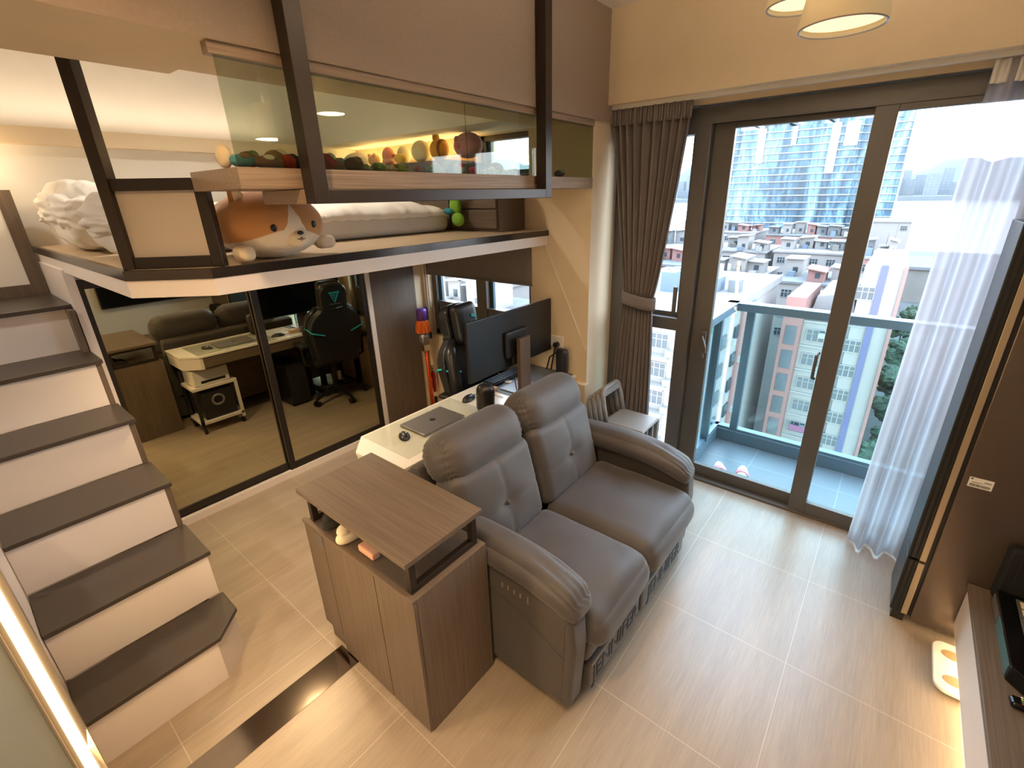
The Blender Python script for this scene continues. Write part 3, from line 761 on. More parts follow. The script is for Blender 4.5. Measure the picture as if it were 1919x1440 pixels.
st('wall_light_streak', G().tube([(2.747, 1.98, 1.66), (2.747, 1.63, .95)], .003, n=6), M['wall_white'])  # thin white tube standing in for a diagonal streak of light on the wall

# ================================================================= gaming chair
ca = math.radians(8)
cx, cy = 2.365, 2.215
t = thing('gaming_chair', 'black gaming chair with cyan stripes between the desk and the mirror', 'chair', (cx, cy, 0))
Rz = rotm(0, 0, ca)
def L3(x, y, z): return Vector((cx, cy, 0)) + Rz @ Vector((x, y, z))   # local: -y faces the desk
rec = math.radians(-9)
Rb = Rz @ rotm(rec, 0, 0)
BO = L3(0, .17, .465)
def B3(x, y, z): return BO + Rb @ Vector((x, y, z))
# wing shaped backrest outline
half = [(.205, 0), (.235, .10), (.245, .22), (.262, .36), (.25, .44), (.215, .50), (.16, .545), (.135, .57), (.128, .60), (.135, .70), (.125, .765), (.09, .80), (0, .81)]
def outline(k=1.0): return [(x*k, z) for x, z in half]+[(-x*k, z) for x, z in half[::-1][1:]]
def shell(y0, y1, k, zc=.42):
    g = G(); n = len(outline())
    pts0 = [B3(x, y0, z) for x, z in outline(k)]; pts1 = [B3(x*.97, y1, zc+(z-zc)*.98) for x, z in outline(k)]
    g._add(pts0+pts1, [tuple(range(n))[::-1], tuple(range(n, 2*n))]+[(i, (i+1) % n, n+(i+1) % n, n+i) for i in range(n)])
    return g
shell(-.02, .065, 1.0).done('backrest', M['black_soft'], t, bevel=.022, seg=4, ang=30)
for s in (-1, 1):
    G().tube([B3(s*.205, -.03, .02), B3(s*.225, -.065, .15), B3(s*.24, -.085, .32), B3(s*.215, -.06, .47), B3(s*.14, -.035, .56)], [.03, .042, .046, .04, .028], n=12).done('side_bolster', M['black_soft'], t, smooth=True)
    G().tube([B3(s*.268, .0, .38), B3(s*.263, .045, .375), B3(s*.25, .074, .36), B3(s*.13, .076, .315)], .007, n=8).done('cyan_stripe', M['cyan'], t, smooth=True)
    G().tube([B3(s*.27, -.04, .37), B3(s*.22, -.122, .35), B3(s*.15, -.07, .33)], .007, n=8).done('cyan_stripe', M['cyan'], t, smooth=True)
G().puff(B3(0, -.07, .66), (.118, .05, .145), .045, n=12, R=Rb).done('head_pillow', M['black_soft'], t, smooth=True)
G().tube([B3(.135, -.03, .575), B3(.138, .04, .575), B3(0, .075, .57), B3(-.138, .04, .575), B3(-.135, -.03, .575)], .010, n=6).done('pillow_strap', M['black'], t)
G().obox(B3(.05, -.123, .70), (.03, .003, .012), Rb @ rotm(0, .35, 0)).done('cyan_patch', M['cyan'], t)
G().prism([(0, 0), (.05, 0), (.03, -.05), (.02, -.05)], 'y', 0, .002) if False else None
lm = frame4(B3(0, .0675, .69), Rb @ Vector((-1, 0, 0)), Rb @ Vector((0, 0, 1)))
def flat(polys, name, m, parent, z=.002):
    g = G()
    for poly in polys:
        n = len(poly)
        g._add([lm @ Vector((x, y, 0)) for x, y in poly]+[lm @ Vector((x, y, z)) for x, y in poly], [tuple(range(n))[::-1], tuple(range(n, 2*n))]+[(i, (i+1) % n, n+(i+1) % n, n+i) for i in range(n)])
    return g.done(name, m, parent)
s = .055
em = flat([[(-s, .045), (s, .045), (s*.86, .03), (-s*.80, .03)], [(-s*.78, .026), (-s*.5, .026), (.004, -.05), (-.004, -.062)], [(s*.78, .026), (s*.5, .026), (.012, -.032), (.006, -.055)],
           [(-.018, .02), (.02, .02), (.012, .008), (-.004, .008)], [(-.006, .0), (.008, .004), (.002, -.028)]], 'emblem', M['cyan'], t)
flat([[(-.055, -.078), (.055, -.078), (.055, -.070), (-.055, -.070)]], 'name_bar', M['silver'], t)
G().puff(L3(0, -.06, .47), (.235, .25, .05), .045, n=14, R=Rz, bulge=(0, 0, .015)).done('seat', M['black_soft'], t, smooth=True)
for s in (-1, 1):
    q = G().tube([L3(s*.24, .10, .44), L3(s*.30, .10, .46), L3(s*.31, .10, .65)], [.018, .018, .016], n=8).done('arm_support', M['black'], t)
    G().puff(L3(s*.31, .10, .665), (.04, .12, .016), .014, n=8, R=Rz).done('armrest', M['black'], t, smooth=True)
G().cyl(L3(0, 0, .12), L3(0, 0, .42), .03, n=14).cyl(L3(0, 0, .40), L3(0, 0, .43), .10, n=14).done('gas_column', M['black'], t)
hub = G().cyl(L3(0, 0, .075), L3(0, 0, .14), .045, n=14).done('base_hub', M['black'], t)
for k in range(5):
    a = 2*PI*k/5+.35; dv = Vector((math.cos(a), math.sin(a), 0))
    p0 = Vector((cx, cy, .11)); p1 = p0+dv*.29+Vector((0, 0, -.035))
    q = G().tube([p0+dv*.03, p0+dv*.15+Vector((0, 0, -.008)), p1], [.026, .022, .015], n=8).done('base_arm', M['black'], t)
    w = Vector((-dv.y, dv.x, 0)); pc = Vector((p1.x, p1.y, .031))
    g = G()
    for s in (-1, 1): g.cyl(pc+w*(s*.008), pc+w*(s*.026), .029, n=14)
    g.cyl(pc+Vector((0, 0, .01)), p1, .008, n=8); g.done('caster', M['black'], q)

# ================================================================= trolley, printer, subwoofer, computer (seen in the mirror)
t = thing('trolley', 'small white two tier trolley on casters below the desk end', 'trolley', (1.32, 1.94, 0))
x0, x1, y0, y1 = 1.135, 1.50, 1.80, 2.10
for z in (.09, .42): G().box(x0, y0, z, x1, y1, z+.03).done('shelf', M['white_lam'], t, bevel=.003)
for x in (x0+.012, x1-.012):
    for y in (y0+.012, y1-.012): G().box(x-.012, y-.012, .06, x+.012, y+.012, .56 if y < 1.9 else .42).done('post', M['white_lam'] if x > 1.3 else M['black'], t)
for x in (x0+.02, x1-.02):
    for y in (y0+.02, y1-.02): G().cyl((x-.01, y, .025), (x+.01, y, .025), .025, n=12).cyl((x, y, .03), (x, y, .06), .008, n=8).done('caster', M['black'], t)
t = thing('printer', 'white box printer on the upper trolley shelf below the desk', 'printer', (1.30, 1.95, .45))
G().box(1.165, 1.83, .4515, 1.455, 2.09, .60).done('housing', M['plastic_white'], t, bevel=.01)
G().box(1.22, 2.088, .48, 1.42, 2.094, .50).done('paper_slot', M['black'], t)
t = thing('subwoofer', 'black cube subwoofer with a round port on the lower trolley shelf', 'speaker', (1.32, 1.95, .12))
G().box(1.19, 1.82, .1215, 1.455, 2.075, .385).done('cabinet', M['black'], t, bevel=.006)
G().lathe([(.055, 0), (.055, .006), (.04, .006), (.036, -.0)], (1.32, 2.074, .29), n=24, R=rotm(-PI/2, 0, 0), cap=False).done('port_ring', M['silver'], t, smooth=True)
G().cyl((1.32, 2.0755, .29), (1.32, 2.0765, .29), .037, n=24).done('port', M['screen'], t)
t = thing('computer_tower', 'black computer tower standing on the floor under the desk', 'computer', (2.03, 1.95, 0))
G().box(1.93, 1.77, .012, 2.13, 2.10, .44).done('case', M['black'], t, bevel=.006)
G().box(1.94, 2.10, .03, 2.12, 2.106, .42).done('front_mesh', M['black_soft'], t)
for y in (1.80, 2.07): G().box(1.95, y-.015, 0, 2.11, y+.015, .013).done('foot', M['black'], t)

# ================================================================= stick vacuum
vx, vy = 2.545, 3.27
t = thing('stick_vacuum', 'orange and purple cordless stick vacuum leaning on the walnut wall panel', 'vacuum cleaner', (vx, vy, 0))
R = rotm(0, 0, 0); px_, py_ = 2.575, 3.20
G().lathe([(.0, 1.085), (.040, 1.085), (.046, 1.07), (.046, .985)], (px_, py_, 0), n=20).done('filter_cap', mat('purple_plastic', '6a3f9a', .35), t, smooth=True)
g = G(); n = 24; v = []
def cyc(u, v_):
    a = 2*PI*u; k = 1+.10*math.cos(12*a)*(v_ < .95)
    r = (.046+.016*(1-v_)**.5*(1 if v_ < .9 else 0))*k
    return (px_+r*math.cos(a), py_+r*math.sin(a), .875+.11*v_)
G().grid(cyc, 72, 8, wrap=True).done('cyclones', mat('orange_plastic', 'e0661c', .3), t, smooth=True)
G().cyl((px_, py_, .765), (px_, py_, .878), .048, .05, n=20).done('dust_bin', M['silver'], t, smooth=True)
G().box(px_+.045, py_-.02, .80, px_+.085, py_+.02, .86).box(px_+.045, py_-.02, .90, px_+.06, py_+.02, 1.09).done('handle', M['black'], t, bevel=.006)
G().box(px_-.03, py_-.02, .70, px_+.04, py_+.02, .77).done('nozzle_joint', M['chrome'], t, bevel=.006)
G().cyl((px_+.012, py_, .72), (px_+.03, py_+.005, .10), .017, n=14).done('wand', mat('orange_wand', 'd8571c', .25, metal=.4), t, smooth=True)
G().tube([(px_+.06, py_+.04, .80), (px_+.075, py_+.05, .60), (px_+.08, py_+.05, .40)], .007, n=8).done('cable', M['black'], t)
G().box(px_-.09, py_-.05, .0, px_+.16, py_+.05, .06).cyl((px_+.03, py_+.005, .05), (px_+.03, py_+.005, .12), .022, n=12).done('floor_head', mat('red_plastic', 'a5322e', .35), t, bevel=.01)
t = thing('vacuum_tool', 'red and clear vacuum nozzle hanging beside the orange wand', 'nozzle', (px_+.105, py_+.045, .25))
G().lathe([(.012, .25), (.02, .30), (.02, .42), (.014, .46)], (px_+.105, py_+.045, 0), n=14).done('nozzle', mat('red_nozzle', 'b01f28', .3), t, smooth=True)
G().cyl((px_+.105, py_+.045, .46), (px_+.103, py_+.045, .52), .015, n=12).done('clear_end', M['chrome'], t, smooth=True)
# ================================================================= stack of chairs
cx0, cy0 = 2.745, 1.235
SZ = .53
def plastic_chair(lbl):
    t = thing('stacking_chair', lbl, 'chair', (cx0, cy0, 0), 'stacked grey plastic chairs by the curtain')
    hw = .135; zs = .42
    # seat faces -y, back on the +y side, leaning out
    G().box(cx0-hw, cy0-.15, zs-.022, cx0+hw, cy0+.14, zs).done('seat', M['grey_plastic'], t, bevel=.012, seg=3)
    g = G()
    def bp(x, z): return (cx0+x, cy0+.125+.22*z, zs+z)
    g.tube([bp(-hw+.012, -.02), bp(-hw+.010, .10), bp(-hw+.022, .195), bp(-hw+.05, .215), bp(hw-.05, .215), bp(hw-.022, .195), bp(hw-.010, .10), bp(hw-.012, -.02)], .017, n=8)
    g.done('back_frame', M['grey_plastic'], t, smooth=True)
    G().obox(Vector(bp(0, .19)), (hw-.02, .009, .03), rotm(-.22, 0, 0)).done('top_rail', M['grey_plastic'], t, bevel=.006)
    for sx in (-1, 1):
        for sy in (-1, 1):
            x, y = cx0+sx*(hw-.014), cy0+(-.135 if sy < 0 else .125)
            G().prism([(x-.014, y-.014), (x+.014, y-.014), (x+.014, y+.014), (x-.014, y+.014)], 'z', 0, zs-.01).done('leg', M['grey_plastic'], t, bevel=.004)
    return t
lb = ['lowest grey plastic chair, its legs on the floor, under three others by the curtain', 'second grey plastic chair from the floor in the stack by the curtain', 'third grey plastic chair from the floor in the stack, right below the topmost',
      'topmost grey plastic chair of the stack, its seat in full view']
cy0 += .12
p0 = plastic_chair(lb[0])
for k in range(1, 4):
    dup(p0, (cx0-.012*k, cy0-.042*k, .038*k), label=lb[k])

# ================================================================= curtains
def pleated(name, lbl, m, xc, prof, n_pl, amp, solid, seed, z0, z1, nu=160, nv=60, flat_top=None):
    """prof(v) gives (ymin, ymax, depth factor) with v running from hem 0 to head 1"""
    rnd = random.Random(seed); ph = [rnd.uniform(-.5, .5) for _ in range(40)]
    def fn(u, v):
        a, b, k = prof(v)
        uu = u + .02*math.sin(u*9+ph[0]*5)
        w = math.sin(2*PI*n_pl*uu + ph[1]*3) + .35*math.sin(2*PI*n_pl*2*uu+ph[2]*6+v*1.5)
        return (xc(v) + amp*k*w + .006*noise.noise(Vector((u*8, v*5, seed))), a+(b-a)*u, z0+(z1-z0)*v)
    g = G(); g.grid(fn, nu, nv); return g
def lerp(a, b, t): return a+(b-a)*max(0, min(1, t))
ZH = 2.495
tie = (1.305-.0)/ZH
def prof(v):
    z = v*ZH
    if z > 1.30:
        t = (z-1.30)/(ZH-1.30); s = t**.75
        return lerp(1.255, 1.10, s), lerp(1.455, 1.60, s**1.3), lerp(.55, 1, t)
    t = (1.30-z)/1.30
    return lerp(1.255, 1.205, t**.6), lerp(1.455, 1.535, t**.6), lerp(.55, 1.0, t)
t = thing('grey_curtain', 'taupe pleated curtain tied back at the left of the balcony door', 'curtain', (2.965, 1.35, .02))
pleated('c', '', M['curtain'], lambda v: 2.965, prof, 8.5, .030, .003, 3, .02, ZH-.02, nu=220).done('cloth', M['curtain'], t, smooth=True, solid=.003)
g = G(); 
g.grid(lambda u, v: (2.965+.054*math.cos(2*PI*u), 1.355+.122*math.sin(2*PI*u), 1.262+.085*v+.02*math.sin(2*PI*u)), 40, 3, wrap=True)
g.done('tieback', M['curtain'], t, smooth=True, solid=.006)
g = G()
for i in range(30):
    y = 1.105+.49*i/29; g.cyl((2.94+.004*(i % 2), y, ZH-.11), (2.94+.004*(i % 2), y, ZH-.02), .0085, n=6)
g.done('pinch_pleats', M['curtain'], t, smooth=True)
st('trim_10', G().box(2.93, -.95, ZH-.022, 2.955, 1.60, ZH), M['plastic_white'])
# sheer
m = bpy.data.materials.new('sheer_voile'); m.use_nodes = True; nt_ = m.node_tree; nt_.nodes.clear()
o_ = N(nt_, 'ShaderNodeOutputMaterial'); tr = N(nt_, 'ShaderNodeBsdfTransparent'); tl = N(nt_, 'ShaderNodeBsdfTranslucent'); df = N(nt_, 'ShaderNodeBsdfDiffuse')
tr.inputs[0].default_value = lin('e0dfe4'); tl.inputs[0].default_value = lin('cdcad0'); df.inputs[0].default_value = lin('c2bec6')
m1 = N(nt_, 'ShaderNodeMixShader'); m1.inputs[0].default_value = .45; m2 = N(nt_, 'ShaderNodeMixShader'); m2.inputs[0].default_value = .84
nt_.links.new(tl.outputs[0], m1.inputs[1]); nt_.links.new(df.outputs[0], m1.inputs[2]); nt_.links.new(tr.outputs[0], m2.inputs[1]); nt_.links.new(m1.outputs[0], m2.inputs[2]); nt_.links.new(m2.outputs[0], o_.inputs[0])
M['voile'] = m
def prof2(v):
    return lerp(-.42, -.46, v), lerp(-.10, -.14, v), lerp(1.0, .6, v)
t = thing('sheer_curtain', 'white see-through voile curtain drawn to the right of the balcony door', 'curtain', (2.95, -.28, .02))
pleated('s', '', m, lambda v: lerp(2.945, 2.985, v*1.2), prof2, 3.3, .036, 0, 11, .012, ZH-.025, nu=200).done('voile', m, t, smooth=True)
g = G(); 
def hem(u, v):
    a, b, k = prof2(v*.03)
    w = math.sin(2*PI*4.6*(u+.02*math.sin(u*9)))
    return (2.944+.030*w, a+(b-a)*u, .013+.085*v)
G().grid(lambda u, v: (2.975+.012*math.sin(2*PI*9*u), -.46+.32*u, ZH-.11+.085*v), 80, 3).done('header_tape', M['plastic_white'], t, smooth=True)

# ================================================================= fridge
t = thing('fridge', 'tall brown-grey fridge with its side towards the room, by the sheer curtain', 'fridge', (2.73, -.63, 0))
M['fridge'] = mat('brown_grey_steel', '66594f', .26, metal=.5, var=.03)
G().box(2.44, -.965, .04, 2.72, -.40, 1.86).done('body', M['fridge'], t, bevel=.004)
G().box(2.455, -.40, .05, 2.71, -.385, 1.86).done('door_seal', M['black'], t)
M['matte'] = mat('matte_black', '0d0d0e', .8)
for z0, z1 in ((.06, .37), (.38, 1.865)):
    d_ = G().box(2.446, -.361, z0, 2.716, -.318, z1).done('door', M['black'], t, bevel=.003)
    G().box(2.44, -.385, z0, 2.72, -.3615, z1-.004).done('side_trim', M['gold'], d_, bevel=.002)
    G().box(2.4425, -.352, z0+.004, 2.446, -.345, z1-.004).box(2.4425, -.332, z0+.004, 2.446, -.326, z1-.004).done('seal', M['matte'], d_)
G().box(2.46, -.38, .0, 2.52, -.33, .05).box(2.64, -.38, 0, 2.70, -.33, .05).box(2.46, -.95, 0, 2.70, -.90, .045).done('foot', M['black'], t)
G().box(2.45, -.38, 1.865, 2.52, -.33, 1.885).done('hinge_cover', M['silver'], t)
lab = G().box(2.4375, -.495, .815, 2.4405, -.42, .860).done('label', M['plastic_white'], t, part_label='small white rating sticker on the fridge side')
g = G()
rr_ = random.Random(5)
y = -.426
while y > -.488:
    w = rr_.choice((.0008, .0012, .002)); g.box(2.4368, y-w, .820, 2.4378, y, .832); y -= w+rr_.choice((.001, .0015))
g.box(2.4368, -.432, .851, 2.4378, -.425, .856)
for k, (a, b) in enumerate(((-.437, -.462), (-.466, -.488), (-.468, -.489), (-.430, -.445))):
    g.box(2.4368, b, .838+.0045*(k % 3), 2.4378, a, .8395+.0045*(k % 3))
g.done('print', M['black'], lab)

# ================================================================= media unit under the television
t = thing('media_unit', 'long floating white media unit with a walnut top, in front of the fridge', 'cabinet', (1.0, -.75, .12))
G().box(-.60, -.965, .12, 2.432, -.542, .335).done('body', M['white_lam'], t, bevel=.002)
G().box(-.60, -.965, .335, 2.434, -.535, .358).done('top', M['oak_x'], t, bevel=.002)
area_light('media_unit_light', (1.0, -.66, .10), (0, .35, -1), 2.8, .03, 9, (1, .72, .38))
t = thing('television', 'large black flat television hanging on the grey wall', 'television', (1.8, -.96, .76))
G().box(1.21, -.969, .765, 2.42, -.925, 1.44).done('housing', M['black'], t, bevel=.004)
G().box(1.22, -.926, .775, 2.41, -.9235, 1.43).done('screen', M['screen'], t)
# player on the media unit
t = thing('music_player', 'black tabletop player with a glowing blue ring and pale slots', 'player', (2.16, -.76, .36))
G().prism([(1.905, -.625), (1.885, -.645), (1.885, -.95), (2.36, -.95), (2.36, -.60), (1.93, -.60)], 'z', .3595, .425).done('housing', M['screen'], t, bevel=.004)
G().box(1.94, -.6005, .368, 2.20, -.5975, .418).done('side_panel', mat('petrol_panel', '4f7578', .3), t)
G().box(2.21, -.6005, .372, 2.34, -.5975, .412).done('side_grille', M['silver'], t)
q = G().box(2.12, -.80, .425, 2.33, -.655, .430).done('slot_frame', M['silver'], t, bevel=.002)
M['slot'] = mat('pale_slot', 'efd9b0', .4)
for k in range(4): G().box(2.135+.048*k, -.79, .430, 2.135+.048*k+.036, -.665, .4325).done('slot', M['slot'], q)
G().lathe([(.075, .0), (.075, .004), (.090, .004), (.090, 0)], (2.02, -.735, .4255), n=40, cap=False).done('ring', emit('blue_ring', (.06, .12, .85), .55), t)
G().lathe([(0.001, .006), (.070, .006), (.074, 0)], (2.02, -.735, .4255), n=40, cap=False).done('dial', M['black'], t, smooth=True)
t = thing('remote_control', 'black remote with coloured buttons lying before the music player', 'remote', (1.83, -.68, .36))
R = rotm(0, 0, math.radians(4))
G().puff((1.835, -.685, .3595+.012), (.022, .085, .0115), .01, n=8, R=R).done('case', M['screen'], t, smooth=True)
g = G()
for i, cl in enumerate(('c8382e', '3aa25a', 'd8c35a', 'e8e4dc')):
    g = G()
    for j in range(3): g.ell(Vector((1.822+.009*i, -.63-.02*j, .3835)), (.003, .004, .002), n=8, m=6)
    g.done('buttons', mat('button_%d' % i, cl, .4), t, smooth=True)
t = thing('black_case', 'open black case leaning on the fridge side behind the player', 'case', (2.37, -.78, .36))
G().box(2.375, -.94, .3595, 2.434, -.60, .62).done('shell', M['matte'], t, bevel=.015)
G().box(2.366, -.93, .40, 2.376, -.635, .60).done('lining', M['matte'], t, bevel=.004)
G().box(2.358, -.76, .53, 2.368, -.71, .55).done('buckle', M['gold'], t)
# bathroom scale
t = thing('bathroom_scale', 'white rounded bathroom scale with two tan pads by the media unit', 'scale', (2.24, -.60, 0))
G().puff((2.245, -.625, .022), (.145, .135, .012), .0115, n=10).done('plate', M['plastic_white'], t, smooth=True) if False else None
pts = []
for cx_, cy_, a0 in ((2.345, -.53, 0), (2.145, -.53, PI/2), (2.145, -.74, PI), (2.345, -.74, 1.5*PI)): pts += arc((cx_, cy_), .045, a0, a0+PI/2, 8)
G().prism(pts, 'z', .02, .036).done('plate', M['plastic_white'], t, bevel=.003)
for x in (2.32, 2.17): G().lathe([(.001, .0368), (.034, .0368), (.034, .0355)], (x, -.555, 0), n=28, R=Matrix.Diagonal((.8, 1.2, 1)), cap=False).done('pad', M['tan'] if 'tan' in M else mat('tan_pad', 'a58a66', .6), t)
for x in (2.15, 2.34):
    for y in (-.54, -.72): G().cyl((x, y, 0), (x, y, .021), .014, n=12).done('foot', M['black'], t)

# ================================================================= pendant lamps
M['lampshade'] = mat('cream_lampshade', 'ecd6a8', .6, var=.02)
for n_ in M['lampshade'].node_tree.nodes:
    if n_.type == 'BSDF_PRINCIPLED': n_.inputs['Emission Color'].default_value = (1, .72, .36, 1); n_.inputs['Emission Strength'].default_value = .16
M['lamp_inner'] = emit('lamp_inner_glow', (1.0, .76, .40), 1.25)
def pendant(x, y, z, r, lbl, pw):
    t = thing('pendant_lamp', lbl, 'lamp', (x, y, z), 'cream pendant lamps')
    h = .16
    prof = [(r, 0), (r*.72, h), (r*.62, h+.006)]
    G().lathe(prof, (x, y, z), n=48, cap=False).done('shade', M['lampshade'], t, smooth=True, solid=.006)
    G().lathe([(.001, .02), (r*.955, .012)], (x, y, z), n=48, cap=False).done('diffuser', M['lamp_inner'], t)
    G().lathe([(r*1.005, -.002), (r*1.005, .004), (r*.95, .004), (r*.95, -.002), (r*1.005, -.002)], (x, y, z), n=48, cap=False).done('rim', M['frost'], t, smooth=True)
    G().cyl((x, y, z+h), (x, y, ZC), .004, n=8).done('cord', M['plastic_white'], t)
    area_light('pendant_light', (x, y, z-.012), (0, 0, -1), r*1.7, r*1.7, pw*.38, (1, .76, .48), shape='DISK')
    G().cyl((x, y, z+h-.004), (x, y, z+h), r*.63, n=32).done('top_cap', M['lampshade'], t)
    area_light('pendant_up', (x, y, z+h+.012), (0, 0, 1), r*1.1, r*1.1, pw*1.3, (1, .78, .54), shape='DISK')
pendant(1.468, .217, 2.336, .089, 'nearer cream cone pendant lamp, fully lit, over the balcony side', 8)
pendant(1.782, .378, 2.483, .089, 'farther cream cone pendant lamp half cut by the picture top', 7)
# downlights added out of view to brighten the room, loft and floor
def down(x, y, pw, lbl, col=WARM, ZC=ZC):
    t = thing('fill_downlight', lbl, 'lamp', (x, y, ZC-.02))
    G().lathe([(.055, 0), (.055, .02), (.042, .02), (.042, .004)], (x, y, ZC-.02), n=24, cap=False).done('ring', M['plastic_white'], t, smooth=True)
    G().cyl((x, y, ZC-.012), (x, y, ZC-.008), .042, n=24).done('lens', emit('fill_downlight_lens', (1, .78, .5), 6), t)
    spot_light('fill_downlight_beam', (x, y, ZC-.03), (0, 0, -1), pw, col, 2.5, .7, .05)
down(.25, .75, 80, 'added unseen ceiling downlight above the foot of the stairs', (1, .63, .30))
down(.95, .45, 10, 'added unseen ceiling downlight above the sofa side cabinet')
down(-.9, .4, 60, 'added unseen ceiling downlight above the entry side')
down(-.75, 2.9, 60, 'added unseen ceiling downlight beside the stairs', (1, .88, .74))
down(1.30, 2.95, 45, 'added unseen ceiling downlight above the loft bed', (1, .91, .78))
down(.85, 2.70, 34, 'added unseen downlight under the loft near the stairs', (1, .70, .38), 1.664)
down(1.65, 2.75, 17, 'added unseen downlight under the loft over the desk', (1, .80, .54), 1.664)
# ================================================================= plush dog on the loft edge
M['tan_plush'] = mat('tan_plush', 'd09a60', .95, var=.08, vscale=(30, 30, 30), bump=.25, bscale=(260, 260, 260), sheen=.4)
M['cream_fur'] = mat('cream_fur', 'eddcbe', .95, var=.04, bump=.25, bscale=(260, 260, 260), sheen=.4)
def dog_mat():
    m, t, b = newmat('plush_dog_coat')
    a = N(t, 'ShaderNodeAttribute'); a.attribute_name = 'coat'
    r = N(t, 'ShaderNodeValToRGB'); r.color_ramp.interpolation = 'LINEAR'
    r.color_ramp.elements[0].position = .42; r.color_ramp.elements[1].position = .58
    r.color_ramp.elements[0].color = lin('cd935a'); r.color_ramp.elements[1].color = lin('eedfc6')
    t.links.new(a.outputs['Fac'], r.inputs[0]); t.links.new(r.outputs[0], b.inputs['Base Color'])
    b.inputs['Roughness'].default_value = .95; b.inputs['Sheen Weight'].default_value = .4
    mp2 = mapping(t, (260, 260, 260)); n2 = N(t, 'ShaderNodeTexNoise'); n2.inputs['Scale'].default_value = 1
    t.links.new(mp2.outputs[0], n2.inputs['Vector']); bp = N(t, 'ShaderNodeBump'); bp.inputs['Strength'].default_value = .25; bp.inputs['Distance'].default_value = .004
    t.links.new(n2.outputs['Fac'], bp.inputs['Height']); t.links.new(bp.outputs[0], b.inputs['Normal'])
    return m
DC = Vector((.945, 2.10, 1.768+.130)); DA = math.radians(1)       # the face looks towards -y and a little to +x
DR = rotm(0, 0, DA)
t = thing('plush_dog', 'big round tan and white plush dog lying on the edge of the loft', 'plush toy', (DC.x, DC.y, 1.765))
def D3(x, y, z): return DC + DR @ Vector((x, y, z))
RX, RYF, RYB, RZ_ = .215, .17, .37, .134
def dshape(d):
    y = d.y*(RYF if d.y < 0 else RYB)
    k = 1-.12*max(0, d.y)
    return Vector((d.x*RX*k, y, d.z*RZ_*k))
me = bpy.data.meshes.new('coat'); bm = bmesh.new(); n, m_ = 96, 64; vs = []; vals = []
for j in range(m_+1):
    ph = PI*j/m_-PI/2
    for i in range(n):
        th = 2*PI*i/n; d = Vector((math.cos(ph)*math.cos(th), math.cos(ph)*math.sin(th), math.sin(ph)))
        q = dshape(d); x, z = q.x/RX, q.z/RZ_
        c = 0.0
        if d.y < .15:
            lower = -.30 + .18*math.cos(x*3.0)*(abs(x) < 1)      # white muzzle and belly
            edge = lower + .75*max(0, 1-abs(x-.10)/.20)           # blaze running up the forehead
            if abs(x-.10) < .24: edge = max(edge, .42-((abs(x-.10))/.17)**2*.60)
            c = .5+(edge-z)*4
        else:
            c = .5+(-.55-z)*4
        vs.append(bm.verts.new(D3(*q))); vals.append(max(0, min(1, c)))
for j in range(m_):
    for i in range(n): bm.faces.new((vs[j*n+i], vs[j*n+(i+1) % n], vs[(j+1)*n+(i+1) % n], vs[(j+1)*n+i]))
bmesh.ops.translate(bm, verts=bm.verts, vec=-OFF[t.name]); bmesh.ops.recalc_face_normals(bm, faces=bm.faces)
bm.to_mesh(me); bm.free()
at_ = me.attributes.new('coat', 'FLOAT', 'POINT')
for i, v in enumerate(vals): at_.data[i].value = v
for p in me.polygons: p.use_smooth = True
me.materials.append(dog_mat()); o = bpy.data.objects.new('body', me); C.objects.link(o); o.parent = t
def onface(x, z):
    xx, zz = x*RX, z*RZ_; y = -RYF*math.sqrt(max(0, 1-x*x-z*z)); return Vector((xx, y, zz))
for x in (-.30, .50):
    p = onface(x, -.06 if x < 0 else -.02); G().ell(D3(*p), (.0125, .007, .0145), DR).done('eye', M['black'], t, smooth=True)
p = onface(.14, -.34); G().ell(D3(p.x, p.y+.012, p.z-.004), (.046, .034, .036), DR).done('muzzle', M['cream_fur'], t, smooth=True)
G().ell(D3(p.x, p.y-.020, p.z+.014), (.013, .008, .0085), DR).done('nose', M['black'], t, smooth=True)
g = G()
for s in (-1, 1): g.tube([D3(p.x, p.y-.024, p.z-.002), D3(p.x+s*.006, p.y-.023, p.z-.011), D3(p.x+s*.014, p.y-.020, p.z-.010), D3(p.x+s*.019, p.y-.016, p.z-.003)], .0014, n=6)
g.done('mouth', M['black'], t)
G().ell(D3(p.x, p.y-.0215, p.z-.0135), (.005, .003, .004), DR).done('tongue', mat('pink_felt', 'd58a80', .9), t, smooth=True)
for s in (-1, 1):
    e_ = G().lathe([(.001, .075), (.016, .058), (.030, .02), (.034, -.02), (.02, -.045)], D3(s*.118, -.03, .092), n=18, R=DR @ rotm(math.radians(20), math.radians(s*28), 0) @ Matrix.Diagonal((1, .55, 1))).done('ear', M['tan_plush'], t, smooth=True)
    G().lathe([(.001, .055), (.010, .045), (.019, .015), (.02, -.015)], D3(s*.118, -.046, .092), n=14, R=DR @ rotm(math.radians(20), math.radians(s*28), 0) @ Matrix.Diagonal((1, .35, 1))).done('ear_lining', M['cream_fur'], e_, smooth=True)
G().puff(D3(-.165, -.095, -.098), (.033, .045, .030), .028, n=10, R=DR).done('paw', M['cream_fur'], t, smooth=True)
G().puff(D3(.200, -.055, -.085), (.045, .032, .028), .027, n=10, R=DR).done('paw', M['cream_fur'], t, smooth=True)

